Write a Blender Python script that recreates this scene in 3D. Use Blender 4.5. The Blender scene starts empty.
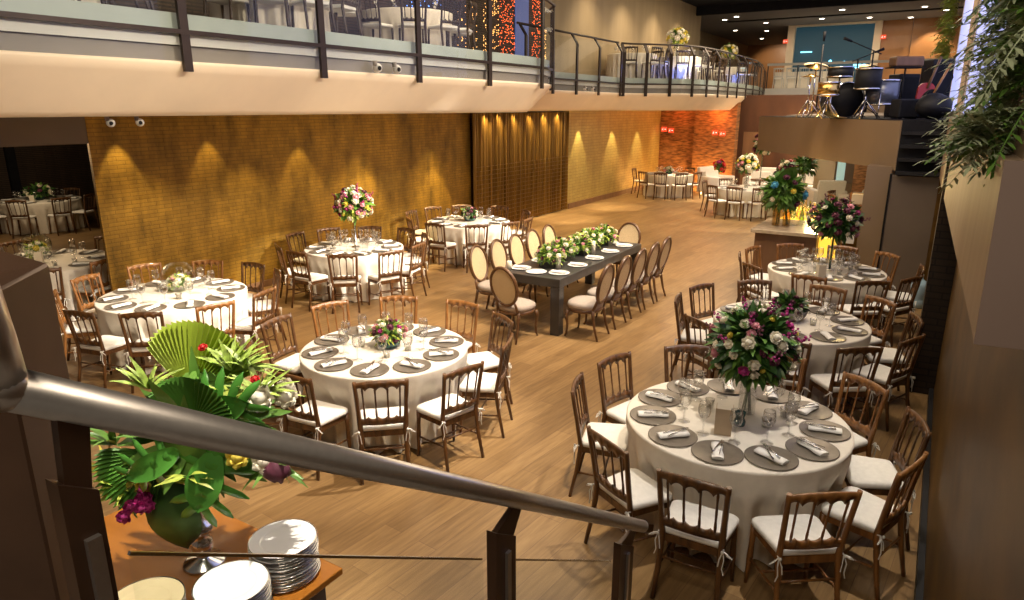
import bpy, math, random
from mathutils import Vector, Matrix
random.seed(7)
PI = math.pi
SC = bpy.context.scene
COL = SC.collection

# ------------------------------------------------------------------ camera, world, exposure, lights
CAMZ = 2.95
PITCH = math.atan(192 / 685)
YAW = math.atan(436 / (685 / math.cos(PITCH)))
cam = bpy.data.cameras.new('camera'); cam.lens = 685 / 1024 * 36; cam.sensor_width = 36; cam.clip_start = .02
co = bpy.data.objects.new('camera', cam); COL.objects.link(co)
co.location = (0, 0, CAMZ); co.rotation_euler = (PI / 2 - PITCH, 0, YAW); SC.camera = co
SC.view_settings.view_transform = 'Standard'; SC.view_settings.look = 'None'
SC.view_settings.gamma = 1; SC.view_settings.exposure = 0.35
SC.view_settings.use_curve_mapping = False
w = bpy.data.worlds.new('world'); SC.world = w; w.use_nodes = True
w.node_tree.nodes['Background'].inputs[0].default_value = (1, .86, .7, 1)
w.node_tree.nodes['Background'].inputs[1].default_value = .07
SC.cycles.max_bounces = 6; SC.cycles.transparent_max_bounces = 16
SC.cycles.caustics_reflective = False; SC.cycles.caustics_refractive = False
SC.cycles.sample_clamp_indirect = 4

WARM = (1, .80, .56); WHITE = (1, .90, .77)
def spot(loc, to, W, ang=50, col=WARM, blend=.6, rad=.06, name='ceiling_spot'):
    l = bpy.data.lights.new(name, 'SPOT'); l.energy = W; l.spot_size = math.radians(ang); l.color = col
    l.spot_blend = blend; l.shadow_soft_size = rad
    o = bpy.data.objects.new(name, l); COL.objects.link(o); o.location = loc
    o.rotation_euler = (Vector(to) - Vector(loc)).to_track_quat('-Z', 'Y').to_euler(); return o
def area(loc, to, W, sx, sy, col=WARM, name='ceiling_wash'):  # soft area fill added to raise the general light
    l = bpy.data.lights.new(name, 'AREA'); l.energy = W; l.shape = 'RECTANGLE'; l.size = sx; l.size_y = sy; l.color = col
    o = bpy.data.objects.new(name, l); COL.objects.link(o); o.location = loc
    o.rotation_euler = (Vector(to) - Vector(loc)).to_track_quat('-Z', 'Y').to_euler(); return o
def point(loc, W, col=WARM, rad=.08, name='lamp_glow'):
    l = bpy.data.lights.new(name, 'POINT'); l.energy = W; l.color = col; l.shadow_soft_size = rad
    o = bpy.data.objects.new(name, l); COL.objects.link(o); o.location = loc; return o

area((-4.3, 9.5, 6.8), (-4.6, 9.5, 0), 720, 4, 16)
for y, x in ((3.5, -1.4), (8.3, -1.2), (13.2, -1.6), (18, -1.2)): spot((x, y, 6.75), (-4.9, y + 1.2, 0), 1300, 62, WARM, .8, .07, 'hall_spot')
area((-4.5, 24, 6.7), (-4.5, 24, 0), 520, 5, 9)
TL = {'T1': (-1.01, 4.79), 'T2': (-4.25, 4.62), 'T3': (-7.78, 4.75), 'T4': (-7.98, 8.07), 'T5': (-7.92, 11.25),
      'T6': (-1.13, 7.56), 'T7': (-1.15, 10.37), 'T8': (-7.93, 23.35), 'T9': (-4.6, 20.3), 'T10': (-11.15, 4.85), 'T11': (-19.0, 8.45)}
for k, W, sx in (('T1', 640, -.5), ('T2', 1900, -1.6), ('T3', 5800, -.5), ('T4', 6400, -.5), ('T5', 5600, -.5), ('T6', 150, -.7), ('T7', 300, -2.2)):
    x, y = TL[k]
    spot((sx, y + (.3 if k in ('T1', 'T6') else (-1.2 if k == 'T7' else 1.4)), 6.7), (x, y, .7), W, 34 if k in ('T1', 'T6', 'T7') else (30 if k == 'T2' else 14), WHITE, .55)
spot((-3.4, 8.2, 6.7), (-4.6, 9.2, .7), 900, 44, WHITE)
spot((-1.6, 2.0, 6.7), (-2.6, 1.6, 1.5), 1500, 26, WHITE)
for k, W in (('T8', 900), ('T9', 900)):
    x, y = TL[k]; spot((x + 2.2, y - 2, 6.6), (x, y, .7), W, 40, WHITE)
for y, b in ((6.8, 6.0), (11.5, 10.4)): spot((-.6, y, 5.2), (-7.4, b, 0), 1500, 40, WARM, .85, .05, 'hall_spot')  # low fill spots added to brighten the left-hand floor
# downlights in the soffit grazing the gold wall
for y, W, d in ((5.3, 110, .2), (6.7, 60, .2), (8.45, 120, .28), (10.0, 480, .52), (12.2, 480, .58), (19.2, 230, .42), (21.75, 230, .46), (24.0, 230, .5), (25.8, 60, .5)):
    spot((-9.56 + d, y, 2.84), (-9.56 + d, y, 0), W, 54, (1, .76, .38), .3, .03, 'soffit_downlight')
for y, W in ((7.3, 130), (9.9, 170), (12.1, 170), (5.6, 90)):  # second row added to brighten the gold wall lower down
    spot((-8.75, y, 2.84), (-9.56, y, .9), W, 52, (1, .76, .38), .9, .03, 'soffit_downlight')
for y in (14.1, 14.7, 15.4, 16.2, 17.0, 17.8):
    spot((-9.31, y, 2.85), (-9.36, y, 0), 90, 110, (1, .72, .34), .8, .03, 'soffit_downlight')
for x, y in ((-8.6, 16.9), (-8.4, 19.8), (-7.2, 22.9), (-8.6, 14.0)):
    spot((x, y, 2.83), (x, y, 0), 330, 44, (1, .82, .52), .5, .03, 'soffit_downlight')
# added spots replace floor bounce on balcony face, upper floor, back wall, bar
for y, z in ((1.0, 4.9), (4.6, 4.9), (8.2, 5.2)): spot((-.35, y, z), (-6.3, y + .6, 2.9), 680, 62, (1, .84, .62), .9, .12, 'wall_spot')
spot((-1.5, 15, 5.6), (-7.4, 18, 3.0), 420, 60, (1, .84, .62), .9, .12, 'wall_spot')
area((-.5, -.6, 5.6), (-.4, 3.2, 1.6), 75, 1.6, 1.0, (1, .86, .68))  # added fill behind the viewpoint, brightens rail, posts and ledge
area((-7.6, 8, 6.7), (-7.6, 8, 3.8), 22, 2, 9, (1, .88, .75))
area((-6.5, 25, 6.7), (-8, 25, 3.8), 140, 3, 12, WARM)
for y in (19.5, 22.2, 25, 27.6):
    spot((-8.2, y, 6.6), (-9.35, y, 4.2), 150, 95, WARM, 1.0, .05, 'upper_wall_spot')
point((-8.7, 26.05, .25), 16, (1, .50, .14), .2, 'wall_uplight'); point((-7.3, 25.85, .22), 95, (1, .56, .18), .2, 'wall_uplight')
point((-7.1, 25.9, 2.65), 20, (1, .30, .08), .2, 'orange_glow'); point((-8.6, 26.1, 2.7), 4, (1, .2, .05), .2, 'orange_glow')
point((-1.95, 14.7, 1.7), 90, (1, .72, .25), .15, 'bar_glow'); point((-2.2, 17.5, 1.7), 90, (1, .78, .45), .3, 'lounge_glow')
point((-4.0, 26, 2.0), 90, (1, .8, .55), .3, 'lounge_glow')
point((-12, 4.6, 2.35), 70, (1, .75, .45), .3, 'alcove_glow'); point((-17.4, 7.4, 2.3), 60, (1, .78, .5), .3, 'alcove_glow')

# ------------------------------------------------------------------ materials
def nt(name):
    m = bpy.data.materials.new(name); m.use_nodes = True
    n = m.node_tree.nodes; return m, n, m.node_tree.links, n['Principled BSDF']
def setin(b, **k):
    for a, v in k.items():
        b.inputs[a.replace('_', ' ')].default_value = v
def c4(c): return (c[0], c[1], c[2], 1)
def plain(name, col, rough=.5, metal=0., var=.12, scale=6., bump=0., spec=.5, sheen=0.):
    m, n, l, b = nt(name)
    tc = n.new('ShaderNodeTexCoord'); no = n.new('ShaderNodeTexNoise'); no.inputs['Scale'].default_value = scale; no.inputs['Detail'].default_value = 5
    l.new(tc.outputs['Object'], no.inputs['Vector'])
    r = n.new('ShaderNodeValToRGB'); r.color_ramp.elements[0].position = .3; r.color_ramp.elements[1].position = .7
    r.color_ramp.elements[0].color = c4([x * (1 - var) for x in col]); r.color_ramp.elements[1].color = c4([min(1, x * (1 + var)) for x in col])
    l.new(no.outputs['Fac'], r.inputs['Fac']); l.new(r.outputs['Color'], b.inputs['Base Color'])
    b.inputs['Roughness'].default_value = rough; b.inputs['Metallic'].default_value = metal; b.inputs['Specular IOR Level'].default_value = spec
    if bump:
        bp = n.new('ShaderNodeBump'); bp.inputs['Strength'].default_value = bump; bp.inputs['Distance'].default_value = .01
        l.new(no.outputs['Fac'], bp.inputs['Height']); l.new(bp.outputs['Normal'], b.inputs['Normal'])
    return m
def streaky(name, a, bcol, rough=.4, scale=(3, 40, 3), coat=0., metal=0.):
    m, n, l, b = nt(name)
    tc = n.new('ShaderNodeTexCoord'); mp = n.new('ShaderNodeMapping'); mp.inputs['Scale'].default_value = scale
    no = n.new('ShaderNodeTexNoise'); no.inputs['Scale'].default_value = 1; no.inputs['Detail'].default_value = 6
    l.new(tc.outputs['Object'], mp.inputs['Vector']); l.new(mp.outputs['Vector'], no.inputs['Vector'])
    r = n.new('ShaderNodeValToRGB'); r.color_ramp.elements[0].position = .3; r.color_ramp.elements[1].position = .7
    r.color_ramp.elements[0].color = c4(a); r.color_ramp.elements[1].color = c4(bcol)
    l.new(no.outputs['Fac'], r.inputs['Fac']); l.new(r.outputs['Color'], b.inputs['Base Color'])
    b.inputs['Roughness'].default_value = rough; b.inputs['Coat Weight'].default_value = coat; b.inputs['Metallic'].default_value = metal
    return m
def emit(name, col, s):
    m, n, l, b = nt(name); b.inputs['Base Color'].default_value = c4(col)
    b.inputs['Emission Color'].default_value = c4(col); b.inputs['Emission Strength'].default_value = s; return m
def glass(name, tint=(.95, .97, .96), refl=.08, rough=.02):
    m = bpy.data.materials.new(name); m.use_nodes = True; n = m.node_tree.nodes; l = m.node_tree.links; n.clear()
    o = n.new('ShaderNodeOutputMaterial'); mx = n.new('ShaderNodeMixShader'); t = n.new('ShaderNodeBsdfTransparent'); g = n.new('ShaderNodeBsdfGlossy')
    t.inputs[0].default_value = c4(tint); g.inputs['Roughness'].default_value = rough
    lw = n.new('ShaderNodeLayerWeight'); lw.inputs[0].default_value = .25
    mr = n.new('ShaderNodeMapRange'); mr.inputs['To Min'].default_value = refl * .5; mr.inputs['To Max'].default_value = min(1, refl * 7)
    l.new(lw.outputs['Facing'], mr.inputs['Value']); l.new(mr.outputs[0], mx.inputs[0]); l.new(t.outputs[0], mx.inputs[1]); l.new(g.outputs[0], mx.inputs[2])
    l.new(mx.outputs[0], o.inputs[0]); return m
def brickmat(name, c1, c2, mort, scale, bw, bh, rough=.5, metal=0., axis='YZ', bump=.3, msize=.012, streak=0., noise_mix=.5):
    m, n, l, b = nt(name)
    tc = n.new('ShaderNodeTexCoord'); sp = n.new('ShaderNodeSeparateXYZ'); cb = n.new('ShaderNodeCombineXYZ')
    l.new(tc.outputs['Object'], sp.inputs[0]); l.new(sp.outputs[axis[0]], cb.inputs['X']); l.new(sp.outputs[axis[1]], cb.inputs['Y'])
    br = n.new('ShaderNodeTexBrick'); br.inputs['Scale'].default_value = scale; br.inputs['Brick Width'].default_value = bw; br.inputs['Row Height'].default_value = bh
    br.inputs['Color1'].default_value = c4(c1); br.inputs['Color2'].default_value = c4(c2); br.inputs['Mortar'].default_value = c4(mort); br.inputs['Mortar Size'].default_value = msize
    l.new(cb.outputs[0], br.inputs['Vector'])
    no = n.new('ShaderNodeTexNoise'); no.inputs['Scale'].default_value = 1.3; no.inputs['Detail'].default_value = 8; no.inputs['Roughness'].default_value = .65
    mp = n.new('ShaderNodeMapping'); mp.inputs['Scale'].default_value = (2.2, 2.2, .8)
    l.new(tc.outputs['Object'], mp.inputs['Vector']); l.new(mp.outputs[0], no.inputs['Vector'])
    rp = n.new('ShaderNodeValToRGB'); rp.color_ramp.elements[0].position = .3; rp.color_ramp.elements[1].position = .72
    rp.color_ramp.elements[0].color = (1 - noise_mix,) * 3 + (1,); rp.color_ramp.elements[1].color = (1 + noise_mix * .4,) * 3 + (1,)
    l.new(no.outputs['Fac'], rp.inputs['Fac'])
    mx = n.new('ShaderNodeMix'); mx.data_type = 'RGBA'; mx.blend_type = 'MULTIPLY'; mx.inputs['Factor'].default_value = 1
    l.new(br.outputs['Color'], mx.inputs['A']); l.new(rp.outputs['Color'], mx.inputs['B']); l.new(mx.outputs['Result'], b.inputs['Base Color'])
    bp = n.new('ShaderNodeBump'); bp.inputs['Strength'].default_value = bump; bp.inputs['Distance'].default_value = .02
    l.new(br.outputs['Fac'], bp.inputs['Height']); bp.invert = True; l.new(bp.outputs['Normal'], b.inputs['Normal'])
    b.inputs['Roughness'].default_value = rough; b.inputs['Metallic'].default_value = metal
    return m

M = {}
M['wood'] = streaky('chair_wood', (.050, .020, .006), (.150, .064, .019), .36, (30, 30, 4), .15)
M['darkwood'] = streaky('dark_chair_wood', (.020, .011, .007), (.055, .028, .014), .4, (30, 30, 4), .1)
M['woodlt'] = streaky('chair_wood_honey', (.13, .050, .012), (.29, .125, .034), .36, (30, 30, 4), .15)  # same chair wood, brightened in colour for chairs the light falls on
M['cushion'] = plain('cushion_fabric', (.80, .78, .73), .85, var=.05, scale=30, bump=.1)
M['cloth'] = plain('table_linen', (.78, .72, .62), .75, var=.04, scale=18, bump=.06)
M['napkin'] = plain('napkin_linen', (.85, .83, .79), .8, var=.04, scale=40)
M['charger'] = plain('charger_taupe', (.20, .17, .135), .35, .35, var=.10, scale=25)
M['steel'] = plain('brushed_steel', (.58, .53, .48), .33, .85, var=.05, scale=60)
M['silver'] = plain('silver', (.72, .71, .70), .2, 1., var=.05)
M['brown_metal'] = plain('brown_painted_steel', (.115, .062, .036), .36, .3, var=.15, scale=9)
M['dark_metal'] = plain('dark_bronze_steel', (.035, .022, .016), .4, .5, var=.15, scale=9)
M['cream'] = plain('cream_plaster', (.90, .75, .56), .6, var=.04, scale=2, bump=.03)
M['white'] = plain('white_plaster', (.60, .59, .56), .6, var=.03, scale=3)
M['gallerywhite'] = plain('gallery_white_paint', (.82, .80, .74), .6, var=.03, scale=3)
M['grayband'] = plain('grey_plaster', (.25, .225, .205), .7, var=.05, scale=3)
M['greenglass'] = plain('frosted_slab_edge', (.40, .455, .42), .4, var=.05, scale=4)
M['black'] = plain('black_paint', (.012, .012, .014), .7, var=.2, spec=.15)
M['blackrub'] = plain('black_plastic', (.018, .018, .02), .5, var=.2, spec=.2)
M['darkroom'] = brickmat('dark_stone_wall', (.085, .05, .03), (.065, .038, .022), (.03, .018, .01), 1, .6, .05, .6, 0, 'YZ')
M['darkbrick'] = brickmat('dark_brick', (.055, .032, .018), (.040, .024, .014), (.02, .012, .008), 1, .22, .07, .7, 0, 'XZ', .3, .008)
M['greysoffit'] = plain('grey_ceiling_paint', (.20, .18, .165), .8, var=.05)
M['gold'] = brickmat('gold_tile_wall', (.38, .21, .026), (.31, .17, .021), (.24, .13, .016), 1, .24, .055, .42, .45, 'YZ', .35, .006, noise_mix=.62)
M['goldlt'] = brickmat('pale_gold_tile_wall', (.52, .40, .13), (.47, .35, .105), (.34, .24, .065), 1, .35, .09, .42, .25, 'YZ', .3, .006, noise_mix=.25)
M['goldx'] = brickmat('gold_tile_end', (.38, .21, .026), (.31, .17, .021), (.24, .13, .016), 1, .24, .055, .42, .45, 'XZ', .35, .006, noise_mix=.45)
M['goldright'] = streaky('gold_leaf_panel', (.060, .028, .005), (.19, .10, .020), .45, (3.5, 1.6, 2.6), 0, .5)
M['curtain'] = streaky('gold_metal_mesh', (.10, .05, .010), (.36, .20, .04), .33, (1, 22, .3), 0, .7)
M['orangestone'] = streaky('split_stone_wall', (.085, .032, .010), (.46, .20, .065), .75, (5, 1, 20))
M['redwood'] = streaky('red_wood_panel', (.055, .021, .010), (.10, .038, .016), .45, (2, 2, .6), .1)
M['orangewood'] = streaky('honey_wood_panel', (.33, .145, .045), (.45, .21, .07), .4, (1.2, 1.2, .5), .15)
M['upwall'] = streaky('upper_beige_wall', (.29, .215, .115), (.36, .27, .15), .7, (3, 3, .3))
M['taupe'] = plain('taupe_panel', (.25, .175, .112), .6, var=.05, scale=2)
M['taupepink'] = plain('taupe_end_paint', (.20, .135, .105), .65, var=.03, scale=2)  # ledge colour darkened, shade of its near face painted in
M['taupedk'] = plain('dark_taupe_panel', (.15, .115, .09), .6, var=.06, scale=2)
M['beigewood'] = streaky('beige_wood_veneer', (.27, .185, .118), (.33, .235, .15), .55, (10, 10, .6))
M['darktable'] = streaky('dark_stained_table', (.030, .028, .028), (.055, .05, .046), .35, (3, 30, 3), .2)
M['amberwood'] = streaky('amber_lacquered_wood', (.30, .105, .014), (.38, .14, .02), .22, (2, 14, 2), .5)
M['barwood'] = streaky('brown_bar_wood', (.15, .075, .035), (.22, .115, .055), .45, (6, 6, .8))
M['stone'] = plain('polished_stone', (.46, .36, .24), .18, var=.2, scale=12)
M['porcelain'] = plain('white_porcelain', (.86, .85, .83), .12, var=.02)
M['china_gold'] = plain('gilded_porcelain', (.80, .68, .40), .2, .3, var=.05)  # white china with golden reflections put into its colour
M['glassware'] = glass('clear_glassware', (.985, .985, .98), .12, .03)
M['panel_glass'] = glass('clear_panel_glass', (.97, .98, .975), .012, .01)
M['bowl_glass'] = glass('bowl_glass', (.93, .95, .93), .09, .02)
M['leaf'] = plain('leaf_green', (.12, .25, .04), .38, var=.35, scale=9)
M['leafdk'] = plain('leaf_dark_green', (.04, .11, .022), .4, var=.4, scale=7)
M['leaflt'] = plain('leaf_yellow_green', (.42, .50, .075), .42, var=.3, scale=7)
M['leafcream'] = plain('leaf_variegated', (.34, .46, .09), .45, var=.5, scale=34)
M['palm'] = plain('palm_green', (.34, .44, .045), .35, var=.25, scale=4)
M['palmdk'] = plain('palm_deep_green', (.09, .24, .035), .35, var=.25, scale=4)
M['monstera'] = plain('monstera_green', (.075, .25, .035), .22, var=.25, scale=5)
M['fern'] = plain('fern_green', (.38, .43, .26), .6, var=.35, scale=10)
M['rose'] = plain('ivory_petal', (.84, .78, .62), .7, var=.07, scale=20)
M['pink'] = plain('pink_petal', (.72, .32, .36), .7, var=.15, scale=20)
M['magenta'] = plain('magenta_petal', (.42, .03, .20), .6, var=.25, scale=20)
M['plum'] = plain('plum_petal', (.13, .03, .055), .7, var=.35, scale=18)
M['yellowp'] = plain('yellow_petal', (.75, .60, .08), .7, var=.12, scale=20)
M['red'] = plain('red_petal', (.55, .02, .02), .5, var=.1)
M['bluep'] = plain('blue_petal', (.10, .38, .55), .6, var=.2)  # blue reflections on leaves, drawn as small coloured blooms
M['cane'] = brickmat('woven_cane', (.66, .52, .32), (.60, .46, .27), (.45, .33, .18), 1, .012, .012, .6, 0, 'XZ', .1, .001, noise_mix=.05)
M['greyfabric'] = plain('grey_upholstery', (.38, .32, .275), .85, var=.06, scale=30)
M['ovalwood'] = streaky('walnut_chair_wood', (.075, .032, .012), (.13, .06, .022), .35, (20, 20, 5), .25)
M['water'] = plain('blue_water_bottle', (.35, .50, .62), .15, var=.1)
M['curtlight'] = emit('bluish_lit_blind', (.42, .48, .92), .8)
M['ledr'] = emit('red_fairy_light', (1, .14, .03), 2.6); M['ledg'] = emit('gold_fairy_light', (1, .50, .14), 2.6); M['ledb'] = emit('blue_fairy_light', (.12, .30, 1), 4)
M['lamp'] = emit('downlight_lens', (1, .88, .7), 9)
M['amberlight'] = emit('amber_lit_panel', (1, .60, .06), .9)
M['exit'] = emit('red_exit_panel', (.9, .09, .03), .55); M['exitw'] = emit('white_exit_letters', (1, .9, .85), .8)
M['screen'] = emit('blue_lit_glass', (.012, .045, .065), .5)  # weak glow imitates a blue-lit room reflected in the glass
M['screenlit'] = emit('blue_stage_light', (.2, .75, 1), 2.6)  # glow colour for lights mirrored in the upper window
M['drum'] = plain('silver_blue_drum_shell', (.20, .22, .27), .25, .5, var=.15, scale=3)
M['brass'] = plain('brass', (.70, .45, .14), .25, 1., var=.1)
M['chrome'] = plain('chrome', (.75, .75, .76), .12, 1., var=.03)
M['redcloth'] = plain('red_lacquer', (.42, .03, .025), .3, var=.1)
M['card'] = plain('ivory_card', (.74, .66, .52), .7, var=.03)
M['tancard'] = plain('tan_card', (.56, .43, .29), .7, var=.03)
M['cardw'] = plain('white_card', (.85, .84, .80), .7, var=.02)
M['teal'] = plain('teal_glass', (.04, .10, .10), .15, var=.2)
M['candle'] = plain('candle_wax', (.85, .80, .66), .5, var=.03)
M['amberglass'] = glass('amber_glass', (1, .88, .58), .12, .03)
M['bottleg'] = glass('green_bottle_glass', (.45, .62, .30), .12, .03)

def floor_mat():
    m, n, l, b = nt('oak_plank_floor')
    tc = n.new('ShaderNodeTexCoord'); mp = n.new('ShaderNodeMapping'); mp.inputs['Rotation'].default_value = (0, 0, PI / 2 - math.radians(-5.5))
    l.new(tc.outputs['Object'], mp.inputs['Vector'])
    br = n.new('ShaderNodeTexBrick'); br.inputs['Scale'].default_value = 1; br.inputs['Brick Width'].default_value = 1.25; br.inputs['Row Height'].default_value = .17
    br.offset = .37; br.inputs['Mortar Size'].default_value = .0025; br.inputs['Bias'].default_value = 0
    br.inputs['Color1'].default_value = (0.245, .147, .060, 1); br.inputs['Color2'].default_value = (.335, .21, .09, 1); br.inputs['Mortar'].default_value = (.20, .115, .055, 1)
    l.new(mp.outputs[0], br.inputs['Vector'])
    m2 = n.new('ShaderNodeMapping'); m2.inputs['Scale'].default_value = (1.6, 16, 1); l.new(mp.outputs[0], m2.inputs['Vector'])
    no = n.new('ShaderNodeTexNoise'); no.inputs['Scale'].default_value = 1.6; no.inputs['Detail'].default_value = 8; no.inputs['Roughness'].default_value = .6; l.new(m2.outputs[0], no.inputs['Vector'])
    rp = n.new('ShaderNodeValToRGB'); rp.color_ramp.elements[0].position = .28; rp.color_ramp.elements[1].position = .72
    rp.color_ramp.elements[0].color = (.66, .60, .54, 1); rp.color_ramp.elements[1].color = (1.18, 1.18, 1.18, 1)
    l.new(no.outputs['Fac'], rp.inputs['Fac'])
    mx = n.new('ShaderNodeMix'); mx.data_type = 'RGBA'; mx.blend_type = 'MULTIPLY'; mx.inputs['Factor'].default_value = 1
    l.new(br.outputs['Color'], mx.inputs['A']); l.new(rp.outputs['Color'], mx.inputs['B']); l.new(mx.outputs['Result'], b.inputs['Base Color'])
    b.inputs['Roughness'].default_value = .38; return m
M['floor'] = floor_mat()

# ------------------------------------------------------------------ mesh helpers
class MB:
    def __init__(s): s.v = []; s.f = []; s.sm = []
    def face(s, idx, sm=False): s.f.append(tuple(idx)); s.sm.append(sm)
    def hull8(s, p, sm=False):                     # 4 bottom, 4 top (ccw)
        o = len(s.v); s.v += [tuple(q) for q in p]
        for q in ((3, 2, 1, 0), (4, 5, 6, 7), (0, 1, 5, 4), (1, 2, 6, 5), (2, 3, 7, 6), (3, 0, 4, 7)): s.face([o + i for i in q], sm)
        return s
    def box(s, lo, hi):
        (a, b, c), (d, e, f) = lo, hi
        return s.hull8([(a, b, c), (d, b, c), (d, e, c), (a, e, c), (a, b, f), (d, b, f), (d, e, f), (a, e, f)])
    def rbox(s, c, sz, rz=0, tilt=None):
        R = Matrix.Rotation(rz, 3, 'Z')
        if tilt: R = R @ Matrix.Rotation(tilt[0], 3, 'X') @ Matrix.Rotation(tilt[1], 3, 'Y')
        x, y, z = sz[0] / 2, sz[1] / 2, sz[2] / 2
        return s.hull8([Vector(c) + R @ Vector(q) for q in ((-x, -y, -z), (x, -y, -z), (x, y, -z), (-x, y, -z), (-x, -y, z), (x, -y, z), (x, y, z), (-x, y, z))])
    def tube(s, pts, rad, n=8, cap=True, flat=1.0):
        pts = [Vector(p) for p in pts]
        if not hasattr(rad, '__len__'): rad = [rad] * len(pts)
        o = len(s.v); pr = None
        for i, p in enumerate(pts):
            t = (pts[min(i + 1, len(pts) - 1)] - pts[max(i - 1, 0)]).normalized()
            if pr is None:
                a = Vector((0, 0, 1)) if abs(t.z) < .9 else Vector((1, 0, 0))
                u = t.cross(a).normalized()
            else: u = (pr - t * pr.dot(t)).normalized()
            pr = u; v = t.cross(u)
            for k in range(n):
                a = 2 * PI * (k + .5) / n
                s.v.append(tuple(p + u * math.cos(a) * rad[i] + v * math.sin(a) * rad[i] * flat))
        for i in range(len(pts) - 1):
            for k in range(n):
                a = o + i * n + k; b = o + i * n + (k + 1) % n; s.face((a, b, b + n, a + n), n > 4)
        if cap:
            s.face([o + k for k in range(n)][::-1]); e = o + (len(pts) - 1) * n; s.face([e + k for k in range(n)])
        return s
    def lathe(s, prof, n=16, c=(0, 0, 0), sm=True, cap=True):
        o = len(s.v)
        for r, z in prof:
            for k in range(n):
                a = 2 * PI * k / n; s.v.append((c[0] + r * math.cos(a), c[1] + r * math.sin(a), c[2] + z))
        for i in range(len(prof) - 1):
            for k in range(n):
                a = o + i * n + k; b = o + i * n + (k + 1) % n; s.face((a, b, b + n, a + n), sm)
        if cap:
            if prof[0][0] > 1e-4: s.face([o + k for k in range(n)][::-1])
            e = o + (len(prof) - 1) * n
            if prof[-1][0] > 1e-4: s.face([e + k for k in range(n)])
        return s
    def prism(s, poly, vec):                       # planar 3-d polygon pushed along vec
        o = len(s.v); n = len(poly); vec = Vector(vec)
        s.v += [tuple(p) for p in poly] + [tuple(Vector(p) + vec) for p in poly]
        s.face(range(o, o + n)); s.face([o + n + k for k in range(n)][::-1])
        for k in range(n):
            j = (k + 1) % n; s.face((o + k, o + n + k, o + n + j, o + j))
        return s
    def grid(s, G, sm=True):
        o = len(s.v); nv = len(G[0])
        for r in G: s.v += [tuple(p) for p in r]
        for i in range(len(G) - 1):
            for j in range(nv - 1):
                a = o + i * nv + j; s.face((a, a + 1, a + nv + 1, a + nv), sm)
        return s
    def ball(s, c, r, n=8, m=5, sq=1., jit=0., rnd=random):
        o = len(s.v)
        for i in range(m + 1):
            t = PI * i / m
            for k in range(n):
                a = 2 * PI * k / n; q = r * (1 + rnd.uniform(-jit, jit))
                s.v.append((c[0] + q * math.sin(t) * math.cos(a), c[1] + q * math.sin(t) * math.sin(a), c[2] + q * math.cos(t) * sq))
        for i in range(m):
            for k in range(n):
                a = o + i * n + k; b = o + i * n + (k + 1) % n; s.face((a, a + n, b + n, b), True)
        return s
    def leaf(s, base, d, up, L, W, curl=.3, seg=4, fold=.15, shape=.75):
        d = Vector(d).normalized(); up = Vector(up); side = d.cross(up)
        if side.length < 1e-3: side = d.cross(Vector((1, 0, 0)))
        side.normalize(); up = side.cross(d).normalized(); base = Vector(base); G = []
        for i in range(seg + 1):
            t = i / seg; wd = W * (math.sin(PI * min(1, t ** shape * .97 + .03)) ** .8) * .5 if i < seg else .002
            c = base + d * (L * t * (1 - .12 * curl * t)) - up * (curl * L * t * t)
            G.append([c - side * wd + up * wd * fold, c, c + side * wd + up * wd * fold])
        return s.grid(G)
    def mesh(s, name, mat, solid=0):
        me = bpy.data.meshes.new(name); me.from_pydata(s.v, [], s.f); me.polygons.foreach_set('use_smooth', s.sm)
        for m in (mat if isinstance(mat, (list, tuple)) else [mat]): me.materials.append(m)
        me.update(); return me
def obj(name, mb, mat, parent=None, loc=None):
    me = mb.mesh(name, mat) if isinstance(mb, MB) else mb
    o = bpy.data.objects.new(name, me); COL.objects.link(o)
    if parent: o.parent = parent
    if loc: o.location = loc
    return o
def tag(o, label, cat, group=None, kind=None):
    o['label'] = label; o['category'] = cat
    if group: o['group'] = group
    if kind: o['kind'] = kind
    return o
def thing(name, label, cat, loc=(0, 0, 0), rz=0, group=None):
    o = bpy.data.objects.new(name, None); COL.objects.link(o); o.empty_display_size = .1
    o.location = loc; o.rotation_euler = (0, 0, rz); return tag(o, label, cat, group)
def struct(name, mb, mat, parent=None):
    o = obj(name, mb, mat, parent)
    if not parent: o['kind'] = 'structure'
    return o
def bevel(o, w=.01, seg=2):
    b = o.modifiers.new('bevel', 'BEVEL'); b.width = w; b.segments = seg; b.limit_method = 'ANGLE'; return o
def dup(root, loc, rz, label, group=None, sc=None, cat=None):
    r = root.copy(); COL.objects.link(r); r.location = loc; r.rotation_euler = (0, 0, rz); r['label'] = label
    if cat: r['category'] = cat
    if group: r['group'] = group
    if sc: r.scale = (sc, sc, sc)
    for ch in root.children:
        c = ch.copy(); COL.objects.link(c); c.parent = r
        for g in ch.children:
            d = g.copy(); COL.objects.link(d); d.parent = c
    return r
class Kind:
    """first placing moves the model itself, later ones copy it"""
    def __init__(s, make): s.make = make; s.o = None
    def put(s, loc, rz, label, group=None, sc=None):
        if s.o is None:
            s.o = s.make(); o = s.o; o.location = loc; o.rotation_euler = (0, 0, rz); o['label'] = label
            if group: o['group'] = group
            if sc: o.scale = (sc, sc, sc)
            return o
        o = dup(s.o, loc, rz, label, group)
        o.scale = (sc, sc, sc) if sc else (1, 1, 1)
        return o
FW = Vector((-math.sin(YAW), math.cos(YAW), 0)); RT = Vector((math.cos(YAW), math.sin(YAW), 0))
def camx(x, y):                                    # order from left to right as one stands on the stair
    p = Vector((x, y, 0)); return p.dot(RT) / p.dot(FW)

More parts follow.
